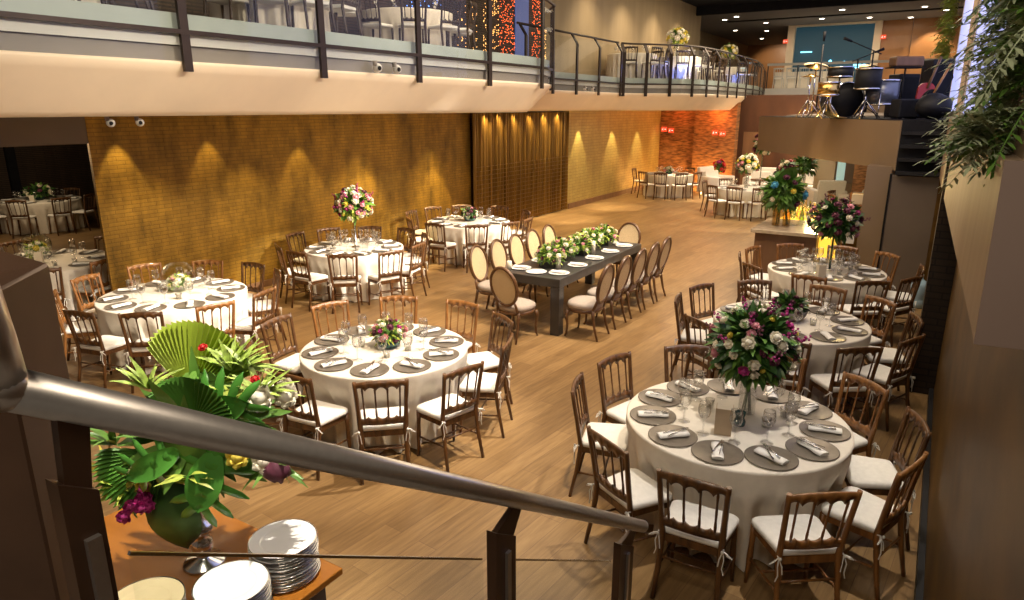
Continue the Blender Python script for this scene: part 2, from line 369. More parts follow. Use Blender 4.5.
# ------------------------------------------------------------------ the room
struct('floor', MB().box((-22, -3, -.1), (1.2, 48, 0)), M['floor'])
def yzwall(x0, x1, y0, y1, z0, z1): return MB().box((min(x0, x1), y0, z0), (max(x0, x1), y1, z1))
struct('wall_left', yzwall(-9.60, -9.56, 4.97, 13.70, 0, 2.90), M['gold'])
struct('wall_left_end', MB().box((-9.605, 4.955, 0), (-9.555, 4.97, 2.90)), M['goldx'])
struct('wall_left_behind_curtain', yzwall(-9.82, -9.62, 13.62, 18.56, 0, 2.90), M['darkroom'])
struct('wall_left_rear', yzwall(-9.7, -9.42, 18.56, 26.4, 0, 2.90), M['goldlt'])
struct('baseboard_left', MB().box((-9.56, 5.0, 0), (-9.535, 13.6, .11)), M['barwood'])
struct('baseboard_left_rear', MB().box((-9.42, 18.6, 0), (-9.39, 26.4, .16)), M['barwood'])
# dark alcove past the end of the gold wall
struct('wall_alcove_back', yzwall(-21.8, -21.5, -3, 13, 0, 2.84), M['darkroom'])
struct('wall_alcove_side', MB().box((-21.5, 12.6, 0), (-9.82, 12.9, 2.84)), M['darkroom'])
struct('trim_alcove_post', MB().box((-21.5, 8.9, 0), (-21.38, 9.12, 2.5)), M['black'])
struct('ceiling_alcove', MB().box((-21.8, -3, 2.56), (-9.84, 12.9, 2.84)), M['taupedk'])
struct('trim_alcove_lintel', MB().box((-9.84, -3, 2.50), (-9.56, 4.955, 2.92)), M['taupedk'])
# gold curtain of metal mesh folds with a lattice of cross bars low down
t = thing('metal_mesh_curtain', 'tall pleated gold metal curtain with a lattice, between the two gold walls', 'curtain', (-9.46, 13.66, 0))
G = []; N = 190
for j, z in enumerate((0.02, 1.0, 1.9, 2.83)):
    G.append([(.055 * math.sin(k * 2 * PI / 5.4) + .018 * math.sin(k * .7), 4.86 * k / N, z) for k in range(N + 1)])
obj('pleated_cloth', MB().grid(G), M['curtain'], t)
lb = MB()
for i in range(15): lb.box((.06, .02, .10 + i * .105), (.068, 4.84, .111 + i * .105))
for i in range(47): lb.box((.058, .03 + i * .103, .08), (.066, .040 + i * .103, 1.62))
obj('lattice', lb, M['curtain'], t)
# back wall of split stone in two planes, dark wood with a door beside it
struct('wall_back_dark_stone', MB().box((-9.5, 26.4, 0), (-8.04, 26.8, 3.2)), M['orangestone'])
struct('wall_back_stone', MB().box((-8.04, 26.25, 0), (-6.50, 26.8, 3.2)), M['orangestone'])
struct('wall_back_wood', MB().box((-6.51, 26.7, 0), (-3.3, 26.9, 3.4)), M['redwood'])
struct('door_1', MB().box((-6.30, 26.66, 0), (-5.55, 26.7, 2.1)), M['barwood'])
struct('wall_lounge_back', MB().box((-3.3, 31, 0), (1.2, 31.3, 3.3)), M['taupe'])
struct('pillar_lounge', MB().box((-3.30, 23.6, 0), (-2.72, 24.1, 2.6)), M['cream'])
struct('wall_lounge_brick', MB().box((-2.5, 27, 0), (-1.5, 27.2, 2.4)), M['orangestone'])
struct('ceiling_lounge', MB().box((-3.4, 18.6, 2.62), (1.2, 33, 2.78)), M['taupedk'])

# balcony: soffit curving up from the wall to the lip, slab bands, floor
EDGE = [(-6, -2.4), (-6, 4), (-6, 10.4), (-6.04, 11.0), (-6.25, 11.6), (-6.7, 12.2), (-7.3, 12.7), (-7.95, 13.1), (-7.95, 16), (-7.95, 18.9), (-7.75, 19.3), (-7.2, 19.9), (-6.7, 20.5),
        (-6.42, 21.4), (-6.3, 23), (-6.3, 26), (-6.45, 29), (-6.8, 31.5), (-7.1, 33)]
def offset(P, d):
    out = []
    for i, p in enumerate(P):
        a = P[max(i - 1, 0)]; b = P[min(i + 1, len(P) - 1)]
        tx, ty = b[0] - a[0], b[1] - a[1]; L = math.hypot(tx, ty); out.append((p[0] + ty / L * d, p[1] - tx / L * d))
    return out
def resample(P, step):
    out = [P[0]]
    for a, b in zip(P, P[1:]):
        n = max(1, int(math.hypot(b[0] - a[0], b[1] - a[1]) / step))
        out += [(a[0] + (b[0] - a[0]) * k / n, a[1] + (b[1] - a[1]) * k / n) for k in range(1, n + 1)]
    return out
ED = resample(EDGE, .6)
WX = -9.56
IN = offset(ED, -.46)
mb = MB(); G = []
for (x, y), (u, v) in zip(ED, IN):
    u = max(u, WX)
    G.append([(WX, v, 2.880), (u, v, 2.876)] + [(u + (x - u) * q, v + (y - v) * q, 2.876 + .454 * q ** 1.08) for q in (.12, .25, .4, .55, .7, .85, 1)] + [(x, y, 3.36), (x - .09, y, 3.36)])
struct('ceiling_balcony_soffit', mb.grid(G), M['cream'])
def band(name, d, z0, z1, mat, top=.1):
    O = offset(ED, d); I = offset(ED, d - top); G = [[(a[0], a[1], z0), (a[0], a[1], z1), (b[0], b[1], z1)] for a, b in zip(O, I)]
    struct(name, MB().grid(G, False), mat)
band('trim_balcony_grey_band', -.07, 3.34, 3.50, M['grayband'])
band('trim_balcony_white_band', -.03, 3.50, 3.63, M['white'])
band('trim_balcony_slab_edge', -.05, 3.63, 3.775, M['greenglass'])
mb = MB(); mb.grid([[(WX + .1, y, 3.77), (x - .1, y, 3.77)] for x, y in ED], False)
struct('floor_balcony', mb, M['grayband'])
struct('floor_rear_gallery', MB().box((-7.1, 33, 3.40), (1.2, 37, 3.78)), M['gallerywhite'])
struct('floor_rear_recess', MB().box((-11.4, 33, 3.40), (-7.1, 48, 3.77)), M['grayband'])
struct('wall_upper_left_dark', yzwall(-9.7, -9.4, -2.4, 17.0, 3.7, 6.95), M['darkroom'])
struct('wall_upper_left', yzwall(-9.7, -9.4, 17.0, 30.6, 3.7, 6.95), M['upwall'])
struct('wall_upper_left_return', MB().box((-11.2, 30.4, 3.7), (-9.7, 30.6, 6.95)), M['upwall'])
struct('wall_upper_left_recess', yzwall(-11.4, -11.2, 30.6, 47, 3.7, 6.9), M['upwall'])
struct('wall_upper_recess_back', MB().box((-11.2, 46.5, 3.7), (-6.9, 46.8, 6.9)), M['orangewood'])
struct('wall_upper_recess_side', MB().box((-7.0, 36.8, 3.7), (-6.9, 46.5, 6.9)), M['orangewood'])
struct('wall_upper_back_wood', MB().box((-3.0, 36.6, 3.7), (-1.82, 36.8, 6.9)), M['orangewood'])
struct('wall_upper_back_wood_panel', MB().box((-1.80, 36.5, 3.7), (1.2, 36.8, 6.9)), M['orangewood'])
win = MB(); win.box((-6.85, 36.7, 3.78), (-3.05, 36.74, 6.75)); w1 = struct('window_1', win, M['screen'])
fr = MB(); fr.box((-6.98, 36.45, 3.78), (-6.66, 36.69, 6.72)); fr.box((-3.3, 36.45, 3.78), (-3.0, 36.69, 6.72)); fr.box((-6.66, 36.45, 6.62), (-3.3, 36.69, 6.78))
obj('window_frame', fr, M['cream'], w1)
lm = MB(); lm.ball((-5.0, 36.6, 5.05), .07); lm.ball((-4.4, 36.6, 5.0), .05); lm.rbox((-4.3, 36.62, 4.75), (1.3, .02, .05)); lm.rbox((-6.1, 36.62, 5.5), (.5, .02, .05)); lm.rbox((-3.75, 36.62, 4.85), (.5, .02, .08))  # window reflections drawn as small glowing shapes
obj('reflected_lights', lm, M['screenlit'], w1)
struct('ceiling', MB().box((-12, -2.4, 6.95), (1.2, 30, 7.1)), M['black'])
struct('ceiling_rear', MB().box((-12, 30.0, 6.70), (1.2, 48, 6.95)), M['greysoffit'])
struct('trim_ceiling_rear_edge', MB().box((-12, 29.85, 6.62), (1.2, 30.0, 6.96)), M['black'])
struct('trim_ceiling_slot', MB().box((-9.0, 33.2, 6.66), (1.0, 33.45, 6.70)), M['black'])
for k, (x, y) in enumerate([(-8.9, 32.4), (-8.2, 31.6), (-7.6, 34.5), (-9.6, 37), (-8.3, 38), (-7.4, 40), (-9.4, 42), (-5.2, 34.2), (-4.1, 31.6), (-3.4, 34.8), (-1.3, 32.3), (-1.9, 35.7), (-.6, 33.8)]):
    o = obj('recessed_downlight', MB().lathe([(.16, 0), (.16, -.02), (.10, -.025)], 12), M['white'], None, (x, y, 6.70))
    obj('lens', MB().lathe([(.10, -.022), (.09, -.035)], 12), M['lamp'], o)
    tag(o, 'small round lit downlight recessed in the grey rear ceiling', 'ceiling light', 'downlights in the grey rear ceiling')
spot((-1.0, 35.6, 6.6), (-1.0, 36.5, 4.5), 160, 80, WARM, .5, .05, 'gallery_spot'); spot((-9.2, 43.5, 6.6), (-9.2, 46.5, 4.5), 200, 80, WARM, .5, .05, 'gallery_spot')
area((-4.5, 34, 6.6), (-4.5, 34, 3), 90, 6, 2)

# right-hand wall
struct('wall_right', yzwall(.29, .6, -1, 5.6, 0, 2.5), M['goldright'])
struct('wall_right_middle', yzwall(.29, .6, 5.6, 8.0, 0, 2.5), M['goldright'])
struct('pillar_right_brick', MB().box((.07, 8.1, 0), (.6, 8.9, 2.5)), M['darkbrick'])
struct('wall_right_end', MB().box((.045, 12.40, 0), (.30, 12.54, 1.95)), M['goldright'])
struct('trim_pillar_base', MB().box((.05, 8.08, 0), (.1, 8.92, .14)), M['blackrub'])
struct('wall_right_rear', yzwall(.29, .6, 8.9, 12.4, 0, 2.5), M['goldright'])
struct('baseboard_right', MB().box((.25, 2.6, 0), (.29, 8.04, .1)), M['blackrub'])
mb = MB().hull8([(.165, 2.35, 2.28), (.75, 2.42, 2.28), (.75, 12.4, 1.93), (.035, 12.4, 1.93), (.165, 2.5, 2.80), (.75, 2.57, 2.80), (.75, 12.4, 2.83), (.035, 12.4, 2.83)])
struct('trim_ledge_box', mb, M['beigewood'])
struct('trim_ledge_end', MB().hull8([(.163, 2.345, 2.278), (.75, 2.415, 2.278), (.75, 2.425, 2.278), (.163, 2.355, 2.278), (.163, 2.495, 2.802), (.75, 2.565, 2.802), (.75, 2.575, 2.802), (.163, 2.505, 2.802)]), M['taupepink'])  # thin sheet carrying the painted shade of the ledge's near face
mb = MB().hull8([(.215, 2.6, 2.8), (.9, 2.6, 2.8), (.9, 20, 2.8), (-.02, 20, 2.8), (.215, 2.6, 6.95), (.9, 2.6, 6.95), (.9, 20, 6.95), (-.02, 20, 6.95)])
struct('wall_right_upper', mb, M['beigewood'])
for i, (y0, y1) in enumerate(((3.7, 7.8), (9.6, 17))):
    f = lambda y: .215 - .0135 * (y - 2.6) - .012
    G = []
    for z in (2.9, 6.5):
        G.append([(f(y0 + (y1 - y0) * k / 60) - .012 * math.sin(k * 1.9), y0 + (y1 - y0) * k / 60, z) for k in range(61)])
    o = struct('window_%d' % (i + 2), MB().grid(G), M['curtlight'])
    fb = MB(); fb.box((f(y0) - .03, y0 - .06, 2.86), (f(y0) + .01, y0, 6.52)); fb.box((f(y1) - .02, y1, 2.86), (f(y1) + .02, y1 + .06, 6.52))
    obj('window_frame', fb, M['cream'], o)

# stage platform, its pillar and the panel and steps below it
mb = MB().hull8([(-.58, 12.55, 2.0), (.6, 12.55, 2.0), (.6, 18.5, 2.0), (-3.72, 17.2, 2.0), (-.60, 12.55, 2.76), (.6, 12.55, 2.76), (.6, 18.5, 2.76), (-3.74, 17.2, 2.76)])
struct('floor_stage_platform', mb, M['taupe'])
struct('floor_stage_top', MB().prism([(-.58, 12.57, 2.762), (.5, 12.57, 2.762), (.5, 18.4, 2.762), (-3.7, 17.2, 2.762)], (0, 0, .01)), M['black'])
struct('pillar_stage', MB().box((-.98, 12.6, 0), (-.62, 13.1, 2.05)), M['taupe'])
st = struct('wall_under_stage', MB().box((-.60, 12.42, 0), (.045, 12.54, 1.93)), M['taupedk'])
struct('trim_panel_joint', MB().box((-.63, 12.40, 0), (-.605, 12.5, 1.95)), M['black'])
for i in range(4):
    struct('trim_stage_step_%d' % (i + 1), MB().box((-.55, 12.3 + i * .05, 1.95 + i * .2), (.05, 12.56, 2.0 + i * .2)), M['blackrub'])
struct('trim_stage_step_back', MB().box((-.57, 12.50, 1.93), (.08, 12.56, 2.76)), M['black'])

# stair with its landing that the photograph was taken from (below and behind the handrail)
mb = MB()
for i in range(9):
    y0 = -.15 + i * .29; z1 = 1.62 - .18 * i
    mb.box((-.80, y0, 0), (.27, y0 + .30, z1))
mb.box((-2.0, -2.2, 0), (.27, -.14, 1.72))
struct('floor_stair', mb, M['grayband'])

# ------------------------------------------------------------------ balcony railings
def railing(name, label, P, posts, bent=False):
    """P: ground line, posts: list of points on it"""
    x0, y0 = posts[0]; t = thing(name, label, 'railing', (x0, y0, 3.3))
    B = Vector((x0, y0, 3.3))
    for k, (x, y) in enumerate(posts):
        a = posts[max(0, k - 1)]; b = posts[min(len(posts) - 1, k + 1)]
        d = Vector((b[0] - a[0], b[1] - a[1], 0)).normalized(); nrm = Vector((d.y, -d.x, 0))
        m = MB(); c = Vector((x, y, 3.27)) - B
        hw, th = .042, .018
        def sec(p): return [p - d * hw - nrm * th, p + d * hw - nrm * th, p + d * hw + nrm * th, p - d * hw + nrm * th]
        prof = [(0, 0), (0, 1.18), (-.16, 1.42)] if bent else [(0, 0), (0, 1.40)]
        for (o1, z1), (o2, z2) in zip(prof, prof[1:]): m.hull8(sec(c + nrm * o1 + Vector((0, 0, z1))) + sec(c + nrm * o2 + Vector((0, 0, z2))))
        obj('post', m, M['dark_metal'], t)
    sh = -.16 if bent else 0
    L = offset(P, 0.0); R = offset(P, sh)
    obj('handrail', MB().tube([Vector((x, y, 4.70)) - B for x, y in R], .026, 8), M['dark_metal'], t)
    obj('bottom_rail', MB().tube([Vector((x, y, 3.61)) - B for x, y in L], .028, 4), M['dark_metal'], t)
    for a, b in zip(posts, posts[1:]):
        d = Vector((b[0] - a[0], b[1] - a[1], 0)); L_ = d.length; d.normalize(); nrm = Vector((d.y, -d.x, 0)) * .005
        p = Vector((a[0], a[1], 3.36)) - B + d * .05; q = Vector((b[0], b[1], 3.36)) - B - d * .05; hh = Vector((0, 0, 1.22))
        obj('glass_panel', MB().hull8([p - nrm, q - nrm, q + nrm, p + nrm, p - nrm + hh, q - nrm + hh, q + nrm + hh, p + nrm + hh]), M['panel_glass'], t)
def along(P, ss):
    P = resample(P, .05); out = []; acc = 0; i = 0; D = [0]
    for a, b in zip(P, P[1:]): D.append(D[-1] + math.hypot(b[0] - a[0], b[1] - a[1]))
    for s in ss:
        k = min(range(len(D)), key=lambda j: abs(D[j] - s)); out.append(P[k])
    return out, D[-1]
S1 = [(-5.97, -1), (-5.97, 10.5), (-6.02, 11.0), (-6.22, 11.6), (-6.7, 12.2)]
railing('balcony_railing', 'dark post railing with clear panels along the straight near balcony edge', S1, [(-5.97, .72), (-5.97, 2.4), (-5.97, 4.08), (-5.97, 5.74), (-5.97, 7.42), (-5.97, 9.1), (-5.97, 10.72), (-6.18, 11.5), (-6.5, 12.0)])
railing('balcony_railing', 'dark bent-post railing on the set-back middle stretch of the balcony', [(-7.92, 13.4), (-7.92, 16), (-7.92, 18.85)], [(-7.92, 13.5), (-7.92, 14.75), (-7.92, 15.98), (-7.92, 17.3), (-7.92, 18.75)], True)
P3 = [(-7.92, 18.95), (-7.72, 19.3), (-7.17, 19.9), (-6.67, 20.5), (-6.39, 21.4), (-6.27, 23), (-6.27, 26), (-6.42, 29), (-6.77, 31.5), (-7.05, 32.9)]
pp, LL = along(P3, [.02, .75, 1.55, 2.4, 3.3, 4.3, 5.4, 6.6, 7.9, 9.3, 10.9, 12.6, 14.4]); pp = [p for i, p in enumerate(pp)]
railing('balcony_railing', 'dark bent-post railing curving round the far rounded balcony', P3, pp, True)
t = thing('gallery_railing', 'pale flat handrail on thin posts across the rear gallery behind the drums', 'railing', (-7.05, 33.05, 3.78))
obj('handrail', MB().box((0, -.03, .95), (7.6, .03, 1.05)), M['white'], t)
for k in range(7): obj('post', MB().box((.02 + k * 1.24, -.02, 0), (.06 + k * 1.24, .02, .96)), M['dark_metal'], t)
# two little security cameras under the near railing and two on the soffit
def camera_thing(loc, label, rz, grp, sc=.8):
    t = thing('security_camera', label, 'camera', loc, rz, grp); t.scale = (sc, sc, sc)
    obj('bracket', MB().tube([(0, 0, .04), (0, 0, -.03)], .035, 10), M['grayband'], t)
    obj('body', MB().ball((0, .05, -.06), .07, 12, 8), M['white'], t); obj('lens', MB().lathe([(.035, 0), (.03, .012)], 10, (0, 0, 0)), M['black'], t).matrix_local = Matrix.Translation((0.04, .02, -.065)) @ Matrix.Rotation(PI / 2, 4, 'Y') @ Matrix.Translation((0, 0, .03))
for i, (x, y, z) in enumerate(((-5.90, 6.5, 3.46), (-5.90, 6.85, 3.46))): camera_thing((x, y, z), ('white dome camera under the railing, nearer the stair', 'white dome camera under the railing, farther from the stair')[i], 0, None)
for i, (x, y, z) in enumerate(((-6.60, 3.62, 2.85), (-6.60, 3.90, 2.85))): camera_thing((x, y, z), ('white soffit camera hanging near the very end of gold wall', 'white soffit camera hanging a little along the gold wall')[i], 0, None, .55)
for i, (x, y, z) in enumerate(((-7.85, 16.3, 3.46), (-7.85, 16.75, 3.46))): camera_thing((x, y, z), ('small dome camera low on set-back balcony, nearer one', 'small dome camera low on set-back balcony, farther one')[i], 0, None)
# strings of fairy lights behind the upper tables
def fairy(y0, y1, mat, label, z1=6.6, n=14):
    t = thing('fairy_light_curtain', label, 'string lights', (-9.36, y0, 3.8))
    wv = MB(); bl = MB()
    for k in range(n):
        y = (y1 - y0) * k / max(1, n - 1); wv.tube([(0, y, 0), (0, y, z1 - 3.8)], .004, 3)
        for j in range(34):
            bl.ball((.02 + random.uniform(-.01, .01), y + random.uniform(-.012, .012), random.uniform(.02, z1 - 3.8)), .0105, 4, 3)
    obj('wire', wv, M['dark_metal'], t); b = obj('bulb', bl, mat, t); b['kind'] = 'stuff'
fairy(11.3, 12.4, M['ledb'], 'blue fairy light curtain on the dark upper wall', n=9)
fairy(13.0, 13.7, M['ledg'], 'sparse gold fairy light strings next to the blue fairy lights', n=6)
fairy(14.0, 14.62, M['ledg'], 'gold fairy light curtain beside the dense red one', n=9)
fairy(14.7, 15.35, M['ledr'], 'dense red fairy light curtain next to the blue dusk pane', n=11)
fairy(16.25, 16.62, M['ledr'], 'narrow red fairy light strip hanging close to beige upper wall', n=6)
fairy(16.70, 16.95, M['ledg'], 'narrow gold fairy light strip touching beige upper wall', 5.0, 4)
o = struct('window_4', MB().box((-9.39, 15.45, 3.9), (-9.37, 16.1, 5.6)), emit('blue_dusk_pane', (.05, .08, .24), .6))  # blue reflection on the upper wall, painted as a glowing patch
# ------------------------------------------------------------------ foreground handrail
RA, RB = Vector((-.8625, .310, 2.648)), Vector((-.845, 2.425, 1.262))
rd = (RB - RA).normalized()
t = thing('stair_handrail', 'thick brushed steel stair handrail with brown posts and clear panels crossing the foreground', 'handrail', (-.85, .3, 1.5)); B = Vector((-.85, .3, 1.5))
mb = MB().tube([RA - B - rd * .012, RB - B], .0255, 24); obj('rail_tube', mb, M['steel'], t)
up_end = Vector((-.800, .270, 2.86))
mb = MB().tube([RA - B + Vector((0, 0, -.004)), Vector((-.856, .305, 2.70)) - B, up_end - B], [.0265, .0255, .0255], 24); obj('upper_tube', mb, M['steel'], t)
obj('weld_joint', MB().ball(RA - B, .0285, 20, 12), M['steel'], t)
obj('end_cap', MB().tube([RB - B, RB - B + rd * .004], .0262, 24), M['silver'], t)
slope = (RB.z - RA.z) / (RB.y - RA.y)
def railz(y): return RA.z + (y - RA.y) * slope
def stairpost(y0, y1, ztop, zbot, name='post'):
    m = MB(); xa, xb = -.875, -.845
    za, zb = ztop, ztop + (y1 - y0) * slope
    m.hull8([(xa, y0, zbot), (xb, y0, zbot), (xb, y1, zbot), (xa, y1, zbot), (xa, y0, za), (xb, y0, za), (xb, y1, zb), (xa, y1, zb)])
    m.v = [tuple(Vector(v) - B) for v in m.v]; p = obj(name, m, M['brown_metal'], t)
    ym = y1 - .02 if y0 > 1 else y1 - .058
    m = MB().hull8([(-.868, y0 + .01, za - .01), (-.852, y0 + .01, za - .01), (-.852, y1 - .005, zb - .005), (-.868, y1 - .005, zb - .005),
                    (-.868, ym + .03, railz(ym + .03) - .02), (-.852, ym + .03, railz(ym + .03) - .02), (-.852, ym + .065, railz(ym + .065) - .02), (-.868, ym + .065, railz(ym + .065) - .02)])
    m.v = [tuple(Vector(v) - B) for v in m.v]; obj('neck', m, M['brown_metal'], p)
    g = MB().box((-.846, (y0 + y1) / 2 - .006, zbot), (-.836, (y0 + y1) / 2 + .012, za - .085)); g.v = [tuple(Vector(v) - B) for v in g.v]; obj('glass_clamp', g, M['steel'], p)
stairpost(1.30, 1.40, 1.885, .62); stairpost(2.19, 2.335, 1.315, .1)
stairpost(.338, .382, 2.515, 1.2)
def gz(y): return 2.362 + (y - .42) * (1.27 - 2.362) / (2.13 - .42)
for (a, b) in ((.412, 1.255), (1.412, 2.13)):
    m = MB().hull8([(-.866, a, gz(a) - .7), (-.856, a, gz(a) - .7), (-.856, b, gz(b) - .7), (-.866, b, gz(b) - .7), (-.866, a, gz(a)), (-.856, a, gz(a)), (-.856, b, gz(b)), (-.866, b, gz(b))])
    m.v = [tuple(Vector(v) - B) for v in m.v]; p = obj('glass_panel', m, M['panel_glass'], t)
    e = MB().tube([Vector((-.861, a, gz(a) + .002)) - B, Vector((-.861, b, gz(b) + .002)) - B], .0035, 4); obj('glass_edge', e, M['silver'], p)
m = MB(); cx, cy = -1.274, .430; R = Matrix.Rotation(YAW + .12, 3, 'Z')
def cp(x, y, z): v = R @ Vector((x, y, 0)); return (cx + v.x, cy + v.y, z)
m.hull8([cp(-.085, -.06, 0), cp(.085, -.06, 0), cp(.085, .10, 0), cp(-.085, .10, 0), cp(-.085, -.06, 2.680), cp(.085, -.06, 2.687), cp(.085, .10, 2.695), cp(-.085, .10, 2.755)])
o = obj('steel_newel_column', m, M['brown_metal']); tag(bevel(o, .004, 1), 'dark brown square steel column standing behind the handrail bend', 'column')

# ------------------------------------------------------------------ chairs
def backy(z): return -.200 - max(0, z - .44) * .19
def scallop_rail(z0, z1, arch_low, w0, n=5, thick=.022, camel=.006):
    """crest or lower rail: one long edge scalloped into n arches"""
    G1, G2 = [], []; N = n * 8
    for k in range(N + 1):
        s = k / N; x = (s - .5) * 2 * w0; ph = (s * n) % 1.0
        sc = math.sin(PI * ph) ** .7 if 0 < ph < 1 else 0
        if arch_low: a, b = z0 + .032 * sc, z1 - .012 + (camel + .014) * (1 - abs(2 * s - 1) ** 2.2)
        else: a, b = z0, z1 - .022 * sc
        bow = -.018 * (1 - (2 * s - 1) ** 2)
        G1.append((x, a, b, bow))
    m = MB(); o = 0
    for x, a, b, bow in G1:
        ya, yb = backy(a) + bow, backy(b) + bow
        m.v += [(x, ya - thick / 2, a), (x, ya + thick / 2, a), (x, yb + thick / 2, b), (x, yb - thick / 2, b)]
    for k in range(N):
        q = k * 4
        for i, j in ((0, 1), (1, 2), (2, 3), (3, 0)): m.face((q + i, q + 4 + i, q + 4 + j, q + j), True)
    m.face((0, 1, 2, 3)); e = N * 4; m.face((e + 3, e + 2, e + 1, e))
    return m
def cushion_mb(zb=.435, zt=.485):
    m = MB(); rings = []
    def ring(z, ins):
        P = []; hw_f, hw_b, yf, yb, r = .215 - ins, .185 - ins, .20 - ins, -.205 + ins, .06
        for cx_, cy_, a0 in ((hw_f - r, yf - r, 0), (-hw_f + r, yf - r, PI / 2), (-hw_b + r * .6, yb + r * .6, PI), (hw_b - r * .6, yb + r * .6, 1.5 * PI)):
            rr = r if cy_ > 0 else r * .6
            for k in range(5): a = a0 + PI / 2 * k / 4; P.append((cx_ + rr * math.cos(a), cy_ + rr * math.sin(a), z))
        return P
    levels = [(zb, .006), (zb + .012, 0), (zt - .014, 0), (zt - .004, .012), (zt, .035)]
    for z, i in levels: rings.append(ring(z, i))
    rings.append([(p[0] * .3, p[1] * .3, zt + .006) for p in rings[-1]])
    n = len(rings[0]); o = 0
    for r in rings: m.v += r
    for i in range(len(rings) - 1):
        for k in range(n): a = i * n + k; b = i * n + (k + 1) % n; m.face((a, b, b + n, a + n), True)
    m.face(list(range(n))[::-1]); e = (len(rings) - 1) * n; m.face([e + k for k in range(n)], True)
    return m
def bow_tie(sx):
    m = MB(); c = Vector((sx * .195, -.235, .45))
    m.tube([c + Vector((0, .03, 0)), c, c + Vector((sx * .03, -.02, -.005)), c + Vector((sx * .055, -.01, -.03)), c + Vector((sx * .03, -.01, -.02)), c], .005, 4)
    m.tube([c, c + Vector((sx * .012, -.02, -.05)), c + Vector((sx * .004, -.02, -.11)), c + Vector((sx * .016, -.015, -.15))], .004, 4)
    m.tube([c, c + Vector((sx * -.014, -.02, -.05)), c + Vector((sx * -.02, -.022, -.10))], .004, 4)
    m.ball(c + Vector((0, -.018, 0)), .012, 6, 4)
    return m
def rear_post(sx):
    return MB().tube([(sx * .195, -.285, 0), (sx * .183, -.235, .22), (sx * .18, -.202, .44), (sx * .188, backy(.62), .62), (sx * .2, backy(.84), .84), (sx * .204, backy(.895), .895)],
                     [.015, .019, .022, .019, .018, .016], 6)
def front_leg(sx):
    return MB().tube([(sx * .2, .185, 0), (sx * .195, .178, .12), (sx * .192, .175, .20), (sx * .19, .172, .30), (sx * .188, .17, .43)], [.012, .016, .021, .017, .021], 8)
def spindle(k):
    x0 = -.138 + k * .092; z0, z1 = .55, .845
    P = []; r = []
    for s, q in ((0, .0075), (.15, .0095), (.3, .007), (.5, .0085), (.75, .007), (.9, .0095), (1, .0065)):
        z = z0 + (z1 - z0) * s; P.append((x0 * (1 + .07 * s), backy(z) - .010, z)); r.append(q)
    return MB().tube(P, r, 6)
def slim(t):
    for o in list(t.children) + [g for c in t.children for g in c.children]:
        for v in o.data.vertices: v.co.y *= .88
    return t
def make_chair(wm='wood'):
    wd = M[wm]
    t = thing('spindle_chair', 'brown wooden spindle chair with white seat pad', 'chair')
    c = obj('seat_cushion', cushion_mb(), M['cushion'], t)
    for s in (-1, 1): obj('cushion_tie', bow_tie(s), M['cushion'], c)
    sf = MB().hull8([(-.172, -.205, .385), (.172, -.205, .385), (.2, .19, .385), (-.2, .19, .385), (-.172, -.205, .434), (.172, -.205, .434), (.2, .19, .434), (-.2, .19, .434)])
    obj('seat_frame', sf, wd, t)
    for s in (-1, 1): obj('leg', front_leg(s), wd, t)
    for s in (-1, 1): obj('rear_post', rear_post(s), wd, t)
    obj('crest_rail', scallop_rail(.815, .895, True, .206), wd, t)
    obj('lower_rail', scallop_rail(.50, .575, False, .186), wd, t)
    for k in range(4): obj('spindle', spindle(k), wd, t)
    for s in (-1, 1): obj('stretcher', MB().tube([(s * .183, -.238, .215), (s * .193, .178, .19)], [.009, .009], 6), wd, t)
    obj('stretcher', MB().tube([(-.19, .0, .20), (.19, .0, .20)], .009, 6), wd, t); obj('stretcher', MB().tube([(-.18, -.225, .28), (.18, -.225, .28)], .009, 6), wd, t)
    return slim(t)
def make_chair_lite(wm='wood'):
    wd = M[wm]
    t = thing('spindle_chair', 'wooden chair', 'chair')
    obj('seat_cushion', cushion_mb(), M['cushion'], t)
    b = scallop_rail(.815, .895, True, .206); b2 = scallop_rail(.50, .565, False, .186)
    for q in (b2, *[spindle(k) for k in range(4)]):
        o = len(b.v); b.v += q.v; b.f += [tuple(i + o for i in f) for f in q.f]; b.sm += q.sm
    obj('backrest', b, wd, t)
    for s in (-1, 1): obj('leg', front_leg(s), wd, t); obj('rear_post', rear_post(s), wd, t)
    return slim(t)
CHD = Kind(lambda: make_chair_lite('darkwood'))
CH, CHL, CHF, CHW = Kind(lambda: make_chair('wood')), Kind(lambda: make_chair('woodlt')), Kind(lambda: make_chair_lite('wood')), Kind(lambda: make_chair_lite('white'))

def ordinal(i, n):
    if n == 1: return 'the only one'
    W = ['', 'second', 'third', 'fourth', 'fifth', 'sixth', 'seventh']
    if i == 0: return 'leftmost'
    if i == n - 1: return 'rightmost'
    return ('%s from left' % W[i]) if i < (n + 1) / 2 else ('%s from right' % W[n - 1 - i])
def seat_words(c, pts):
    """words that name each place round a table as seen from the stair"""
    cd = Vector((c[0], c[1], 0)).dot(FW); near, far = [], []
    for i, (x, y) in enumerate(pts):
        (near if Vector((x, y, 0)).dot(FW) < cd else far).append(i)
    out = {}
    for side, L in (('near', near), ('far', far)):
        L.sort(key=lambda i: camx(*pts[i]))
        for k, i in enumerate(L): out[i] = (ordinal(k, len(L)), side)
    return out

